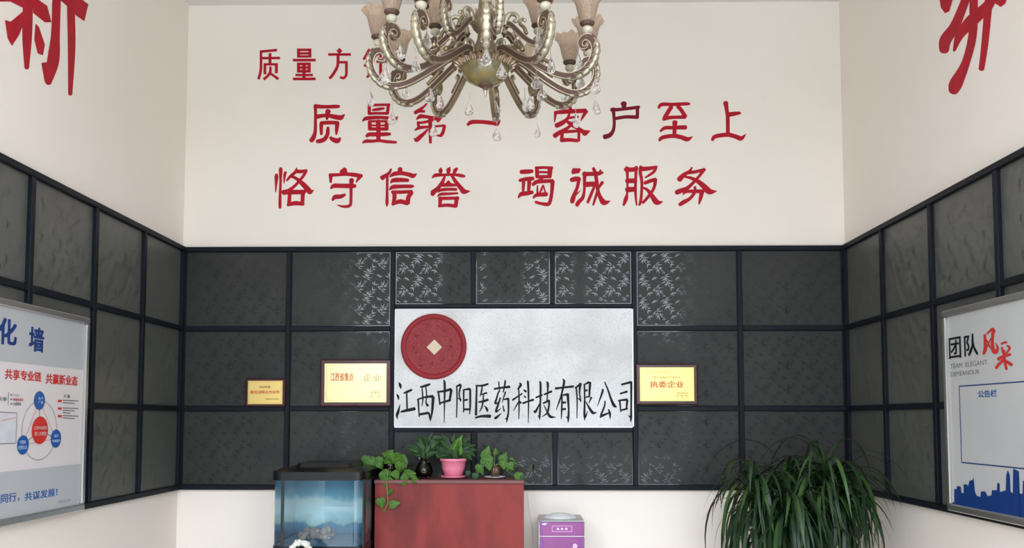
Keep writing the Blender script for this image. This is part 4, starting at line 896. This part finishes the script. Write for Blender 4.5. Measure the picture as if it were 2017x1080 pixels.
for i in range(300):
    c = crowns[i % len(crowns)]; me = SM[rl.randrange(len(SM))] if i > 30 else SM[30+i % 8]; a = rl.uniform(0, 2*math.pi)
    if rl.random() < .45: a = rl.uniform(-2.8, -.3)
    if math.cos(a) < -.75 and rl.random() < .6: a += rl.choice((-.9, .9))
    o = link('strap_leaf', me, bp); o.location = (c[0]-bx_, c[1]-by_, c[2]+rl.uniform(-.14, .04))
    sc_ = 1.0
    ex = c[0] + .42*math.cos(a)*1
    if c[0]+.33*math.cos(a) > XR-.1: sc_ = .72
    if c[1]+.33*math.sin(a) > D-.12: sc_ = min(sc_, .8)
    o.rotation_euler = (0, 0, a); o.scale = (sc_*rl.uniform(.62, .8), 1, rl.uniform(.9, 1.05))

rest = MB()
for i in range(420):
    c = crowns[i % len(crowns)]; me = SM[rl.randrange(30)]; a = rl.uniform(0, 2*math.pi); k = rl.uniform(.45, .70)
    if c[0]+.33*math.cos(a) > XR-.1: k *= .8
    M = Matrix.Translation((c[0], c[1], c[2]+rl.uniform(-.30, -.04))) @ Matrix.Rotation(a, 4, 'Z') @ Matrix.Diagonal((k, 1, rl.uniform(.9, 1.1), 1))
    rest.add([M @ v.co for v in me.vertices], [tuple(p.vertices) for p in me.polygons], 0, True)
rest.build('inner_foliage', STRAP, bp, kind='stuff')

# ------------------------------------------------------------------ chandelier
hx = PY(956, 120, 3.3).x; hy = 3.30; hz = 3.00
ch = thing('chandelier', 'antique bronze chandelier with amber ruffled glass shades and crystal drops', 'chandelier', (hx, hy, hz))
ch.rotation_euler = (R(3.0), 0, 0)
def cpart(b, name, mats, parent=None, rotz=0.0, label=None, z=0.0):
    o = link(name, b if isinstance(b, bpy.types.Mesh) else b.mesh(name, mats), parent or ch, label=label); o.rotation_euler = (0, 0, rotz); o.location = (0, 0, z); return o
def arm_path(S_, rise=0.0):
    P = [(.085, .020), (.115, .030), (.150, .022), (.200, -.010), (.260, -.050), (.320, -.082), (.370, -.094), (.415, -.084), (.450, -.052), (.466, -.010), (.462, .026), (.444, .046), (.422, .046), (.409, .030), (.414, .012), (.430, .008), (.438, .018)]
    return [(.085 + (r-.085)*S_, z*(.6+.4*S_) + rise) for r, z in P]
def arm_mb(S_, rise=0.0):
    c = cr(arm_path(S_, rise), 5); N_ = len(c); b = MB(); vs = []; fs = []; mi = []
    for i, (r, z) in enumerate(c):
        a = c[max(i-1, 0)]; d = c[min(i+1, N_-1)]; tx, tz = d[0]-a[0], d[1]-a[1]; l = math.hypot(tx, tz) or 1; nx, nz = -tz/l, tx/l
        t = i/(N_-1); h = (.0125 if t < .55 else .0125 + .002*math.sin((t-.55)/.2*math.pi) if t < .75 else .0125*(1-(t-.75)/.25*.65)); h = max(h, .0035); h *= (.75+.25*S_)
        w = .0095 if t < .72 else .011
        e = min(.0028, h*.4)
        for (y, q) in ((w, h), (w, h-e), (w-.0025, h-e*1.3), (w-.0025, -h+e*1.3), (w, -h+e), (w, -h), (-w, -h), (-w, -h+e), (-w+.0025, -h+e*1.3), (-w+.0025, h-e*1.3), (-w, h-e), (-w, h)):
            vs.append((r + nx*q, y, z + nz*q))
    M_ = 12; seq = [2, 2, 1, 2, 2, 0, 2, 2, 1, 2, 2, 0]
    for i in range(N_-1):
        for k in range(M_):
            k2 = (k+1) % M_; fs.append((i*M_+k, i*M_+k2, (i+1)*M_+k2, (i+1)*M_+k)); mi.append(seq[k])
    fs.append(tuple(range(M_))[::-1]); mi.append(0); fs.append(tuple((N_-1)*M_+k for k in range(M_))); mi.append(0)
    b.v = [Vector(q) for q in vs]; b.f = [f[::-1] for f in fs]; b.m = mi; b.sm = [False]*len(fs)
    # boss in the scroll eye, small curl near the hub with ball end
    e = c[-1]
    for s_ in (1, -1): b.ball((e[0], .010*s_, e[1]), .0042, 8, 5, 2)
    q = .085 + .14*S_
    b.tube(cr([(q+.06*S_, 0, rise-.030), (q+.02, 0, rise-.004), (q, 0, rise+.018), (q+.012, 0, rise+.034), (q+.022, 0, rise+.026)], 5), [.008]*5+[.007]*5+[.006]*5+[.005]*6, 7, 0)
    b.ball((q+.022, 0, rise+.026), .008, 8, 5, 2)
    b.tube(cr([(.09, 0, rise+.02), (.10, 0, rise+.055), (.125, 0, rise+.062), (.145, 0, rise+.045), (.140, 0, rise+.028), (.128, 0, rise+.034)], 5), [.011]*8+[.009]*8+[.007]*10, 8, 3)
    return b
def flutes_mb(S_, rise=0.0):
    """scalloped leaf back along the outer bend: a half-round sweep with deep valleys"""
    c = cr(arm_path(S_, rise), 10); N_ = len(c); b = MB(); i0, i1 = int(N_*.36), int(N_*.70); K = 9; M_ = 12; n = K*6
    vs = []; fs = []
    for j in range(n+1):
        t = j/n; q = i0 + (i1-i0)*t; i = min(int(q), N_-3); fr = q-i
        r = c[i][0]*(1-fr)+c[i+1][0]*fr; z = c[i][1]*(1-fr)+c[i+1][1]*fr
        tx, tz = c[i+2][0]-c[i-1][0], c[i+2][1]-c[i-1][1]; l = math.hypot(tx, tz); tx, tz = tx/l, tz/l; nx, nz = tz, -tx
        env = math.sin(math.pi*min(1, .12+.88*t))**.5 if t > .5 else (.55+.45*math.sin(math.pi*t)); lob = .70+.30*abs(math.sin(math.pi*t*K))**.55
        wd_ = .0165*env*lob*(.8+.2*S_); th = .0125*env*lob*(.7+.3*S_)
        for k in range(M_):
            a = 2*math.pi*k/M_; y = math.cos(a)*wd_; h = math.sin(a)*th + .0105
            if abs(math.cos(a)) < .2 and math.sin(a) > 0: h -= .0022
            vs.append((r+nx*h, y, z+nz*h))
    for j in range(n):
        for k in range(M_): k2 = (k+1) % M_; fs.append((j*M_+k, (j+1)*M_+k, (j+1)*M_+k2, j*M_+k2))
    fs.append(tuple(range(M_))); fs.append(tuple(n*M_+k for k in range(M_))[::-1])
    return b.add(vs, fs, 0, True)
def leaf_side_mb(S_, rise=0.0):
    """raised palmette lines on both cheeks of the outer bend"""
    c = cr(arm_path(S_, rise), 5); N_ = len(c); b = MB(); f0 = c[int(N_*.40)]; f0 = (f0[0]-.0*S_, f0[1]+.004)
    for j in range(7):
        i = int(N_*(.42 + .034*j)); r, z = c[i]; a = c[i-1]; d = c[i+1]; tx, tz = d[0]-a[0], d[1]-a[1]; l = math.hypot(tx, tz); nx, nz = tz/l, -tx/l
        e = (r+nx*.018, z+nz*.018); s0 = (r - nx*.006 - tx/l*.022, z - nz*.006 - tz/l*.022); m_ = ((s0[0]+e[0])/2+tx/l*.004, (s0[1]+e[1])/2+tz/l*.004)
        for s_ in (1, -1):
            b.tube(cr([(s0[0], s_*.0105, s0[1]), (m_[0], s_*.0125, m_[1]), (e[0], s_*.0115, e[1])], 4), [.0012]*9, 5, 0)
    b2 = b
    for s_ in (1, -1):    # dark web between the lines
        P = []
        for j in range(10):
            i = int(N_*(.38 + .032*j)); r, z = c[i]; a = c[i-1]; d = c[i+1]; tx, tz = d[0]-a[0], d[1]-a[1]; l = math.hypot(tx, tz); nx, nz = tz/l, -tx/l
            P.append(((r-nx*.004, s_*.0100, z-nz*.004), (r+nx*.017, s_*.0105, z+nz*.017)))
        vs = [q for p in P for q in p]; fs = [(2*i, 2*i+1, 2*i+3, 2*i+2) for i in range(9)]
        if s_ < 0: fs = [f[::-1] for f in fs]
        b2.add(vs, fs, 1)
    return b2
def rosette(S_, rise):
    p = cr(arm_path(S_, rise), 5); top = max(p[int(len(p)*.55):], key=lambda q: q[1]); return top[0]+.000, top[1]+.008
def cup_mb(r, z):
    return MB().lathe([(0, 0), (.006, 0), (.006, .006), (.011, .009), (.019, .016), (.0215, .024), (.019, .032), (.013, .036), (0, .036)], 20, (r, 0, z))
def gal_mb(r, z):
    md = lambda q, zz, a: (q*(1+(.06*math.cos(a*20) if q > .02 else 0)), zz)
    return MB().lathe([(0, .036), (.015, .036), (.020, .038), (.0265, .043), (.0285, .050), (.026, .051), (.018, .044), (0, .044)], 60, (r, 0, z), mod=md)
def shade_mb(r, z):
    prof = [(.018, .046), (.0260, .052), (.0310, .064), (.0365, .084), (.0410, .104), (.0450, .122), (.0515, .138), (.0600, .150), (.0680, .157)]
    def md(q, zz, a):
        k = max(0, (zz-.10)/.058); return q*(1+.035*math.cos(a*6)*(.3+k) ) , zz + .0045*k*math.cos(a*12) + .003*k*math.cos(a*6)
    return MB().lathe(prof, 72, (r, 0, z), mod=md)
def drop_me(L=.062, w=.022):
    """almond pendant, faceted, flattened, with a bead and a wire link"""
    b = MB(); prof = [(0, 0), (.14, .04), (.36, .20), (.64, .40), (.88, .60), (1.0, .75), (.93, .87), (.60, .965), (0, 1.0)]
    n = 12; vs = []; fs = []
    for (q, t) in prof:
        for k in range(n): a = 2*math.pi*(k+.5)/n; vs.append((q*w*math.cos(a), q*w*.62*math.sin(a), -t*L))
    for i in range(len(prof)-1):
        for k in range(n): k2 = (k+1) % n; fs.append((i*n+k, (i+1)*n+k, (i+1)*n+k2, i*n+k2))
    b.add(vs, fs, 0); return b
def chain_mb(L):
    b = MB(); n = max(2, int(L/.010))
    for i in range(n): b.ball((0, 0, L*(i+.5)/n), 1, 6, 4, 1, (.0022, .0022, L/n*.42))
    return b
for variant in ((1.0, 0.0), (.56, .145)):
    pass
ARM = arm_mb(1.0).mesh('arm', [BRONZE, BRZD, BRZL, CREAMG]); FLU = flutes_mb(1.0).mesh('leaf_flutes', CREAMG); PAL = leaf_side_mb(1.0).mesh('palmette', [BRZL, BRZD])
UR = .128
ARMU = arm_mb(.50, UR).mesh('arm', [BRONZE, BRZD, BRZL, CREAMG]); FLUU = flutes_mb(.50, UR).mesh('leaf_flutes', CREAMG); PALU = leaf_side_mb(.5, UR).mesh('palmette', [BRZL, BRZD])
r1, zz1 = rosette(1.0, 0); r2, zz2 = rosette(.50, UR)
CUP, GAL, SHD = cup_mb(r1, zz1).mesh('cup', IVORY), gal_mb(r1, zz1).mesh('gallery', BRZD), shade_mb(r1, zz1).mesh('glass_shade', AMBER)
CUPU, GALU, SHDU = cup_mb(r2, zz2).mesh('cup', IVORY), gal_mb(r2, zz2).mesh('gallery', BRZD), shade_mb(r2, zz2).mesh('glass_shade', AMBER)
DROP = drop_me().mesh('crystal_drop', CRYST); CH1, CH2, CH3 = chain_mb(.030).mesh('bead_chain', [CRYST, CRYST]), chain_mb(.062).mesh('bead_chain', [CRYST, CRYST]), chain_mb(.045).mesh('bead_chain', [CRYST, CRYST])
rc = random.Random(4)
def pendant(th, r, z, L, me):
    o = link('crystal_drop', DROP, ch); o.location = (r*math.cos(th), r*math.sin(th), z-L); o.rotation_euler = (0, 0, rc.uniform(-.7, .7) if rc.random() < .7 else rc.uniform(.9, 2.2)); link('bead_chain', me, o); o.rotation_euler.x = -R(3)
LOW = [3, 33, 69, 100, 124, 152, 176, -147, -117, -85, -52, -30]
for d_ in LOW:
    th = -math.pi/2 + R(d_)          # 0 = towards the camera, + = right
    a = cpart(ARM, 'arm', None, rotz=th)
    for me in (FLU, PAL, CUP, GAL, SHD): link(me.name.split('.')[0], me, a)
    pendant(th, .400, .022, .030, CH1); pendant(th, .468, -.055, .062, CH2)
for d_ in (18, 62, 98, 136, -160, -100): pendant(-math.pi/2+R(d_), .235, -.030, .045, CH3)
for d_ in (-32, 14, 66, 122, 178, -122, -78):
    th = -math.pi/2 + R(d_); a = cpart(ARMU, 'arm', None, rotz=th)
    for me in (FLUU, PALU, CUPU, GALU, SHDU): link(me.name.split('.')[0], me, a)
    pendant(th, r2-.02, zz2-.03, .030, CH1)
# hub
def petal_mb():
    b = MB(); vs = []; fs = []; n = 13; prof = [(.090, -.022), (.100, -.012), (.112, .000), (.126, .008), (.136, .006), (.139, -.004)]
    for i, (r, z) in enumerate(prof):
        t = i/(len(prof)-1); w = .0185*(1-.55*t*t)
        for k in range(n):
            s_ = -1 + 2*k/(n-1); vs.append((r - .006*s_*s_, w*s_, z + .006*(1-s_*s_) + .0035*math.cos(s_*math.pi*3)))
    for i in range(len(prof)-1):
        for k in range(n-1): q = i*n+k; fs.append((q, q+1, q+n+1, q+n))
    return b.add(vs, fs, 0, True)
PET = petal_mb().mesh('petal', [mat('rib_bronze', (0.40, .29, .20), .32, metal=.8)])
for k in range(22): cpart(PET, 'petal', None, rotz=2*math.pi*k/22)
hb_ = MB().lathe([(.090, -.014), (.098, -.016), (.100, -.008), (.095, .0), (.09, .012), (.085, .03), (.07, .05), (.05, .07), (.035, .10), (.03, .13), (.05, .15), (.06, .17), (.05, .20), (.03, .23), (.022, .30), (.045, .34), (.06, .40), (.05, .46), (.025, .50), (.02, .60), (.03, .62), (.012, .66), (0, .66)], 36)
cpart(hb_, 'central_column', BRONZE)
cpart(MB().lathe([(.098, -.014), (.097, -.026), (.089, -.046), (.072, -.064), (.048, -.077), (.022, -.083), (0, -.084)], 48), 'glass_bowl', MARBLE, label='yellow-green marbled glass bowl')
cpart(MB().lathe([(0, -.078), (.030, -.079), (.032, -.083), (.024, -.088), (.016, -.090), (.011, -.094), (.010, -.100), (.006, -.103)], 24, mi=2).lathe([(.007, -.102), (.008, -.106), (.0055, -.118), (.003, -.128), (0, -.130)], 16, mi=1), 'finial', [BRONZE, CREAMG, BRZD])
ctop = ZC - hz
cpart(MB().tube([(0, 0, .64), (0, 0, ctop-.05)], .008, 8).lathe([(0, ctop-.06), (.03, ctop-.055), (.06, ctop-.02), (.065, ctop-.004), (0, ctop-.004)], 28), 'stem_and_canopy', BRONZE)

# ------------------------------------------------------------------ car parked outside (seen only mirrored in glass)
car = thing('parked_car', 'dark blue car parked outside, mirrored in the fish tank glass', 'car', (-2.4, -5.2, -0.1))
prof = [(-2.2, .25), (-2.25, .55), (-2.15, .85), (-1.3, .95), (-.7, 1.42), (.9, 1.45), (1.6, 1.0), (2.15, .9), (2.25, .55), (2.2, .25)]
cbm = MB(); n = len(prof)
for (yo, k) in ((-.85, 1), (.85, 1)): pass
vs = [(x-2.4, -5.2-.85+(0.12 if z > 1 else 0), z-.1) for x, z in prof] + [(x-2.4, -5.2+.85-(0.12 if z > 1 else 0), z-.1) for x, z in prof]
cbm.add(vs, [(k, (k+1) % n, n+(k+1) % n, n+k) for k in range(n)] + [tuple(range(n)), tuple(range(2*n-1, n-1, -1))])
cbm.build('body', CARP, car)
MB().add([(-3.0, -4.335, 0.9), (-1.55, -4.335, .9), (-1.62, -4.43, 1.22), (-2.95, -4.43, 1.22)], [(0, 1, 2, 3)]).build('side_window', DARKG, car)
for x in (-3.75, -1.05):
    for y in (-4.42, -5.98):
        w_ = MB(); w_.lathe([(.18, -.1), (.31, -.1), (.33, -.07), (.33, .07), (.31, .1), (.2, .1), (.2, .05), (0, .05)], 32)
        w_.xf(Matrix.Translation((x, y, .22)) @ Matrix.Rotation(R(90), 4, 'X')); wo_ = w_.build('wheel', RUBBER, car)
        r_ = MB(); sgn = 1 if y > -5 else -1
        for k in range(10):
            a = 2*math.pi*k/10; r_.tube([(x+.04*math.cos(a), y+sgn*.09, .22+.04*math.sin(a)), (x+.20*math.cos(a), y+sgn*.11, .22+.20*math.sin(a))], .018, 6)
        rr2 = MB().lathe([(.19, -.02), (.22, -.02), (.22, .02), (.19, .02), (.19, -.02)], 32).xf(Matrix.Translation((x, y+sgn*.10, .22)) @ Matrix.Rotation(R(90), 4, 'X'))
        r_.add(rr2.v, rr2.f, 0, True); r_.build('rim', mat('alloy', (.75, .75, .77), .25, metal=.9), wo_)

bpy.data.objects.remove(_to)
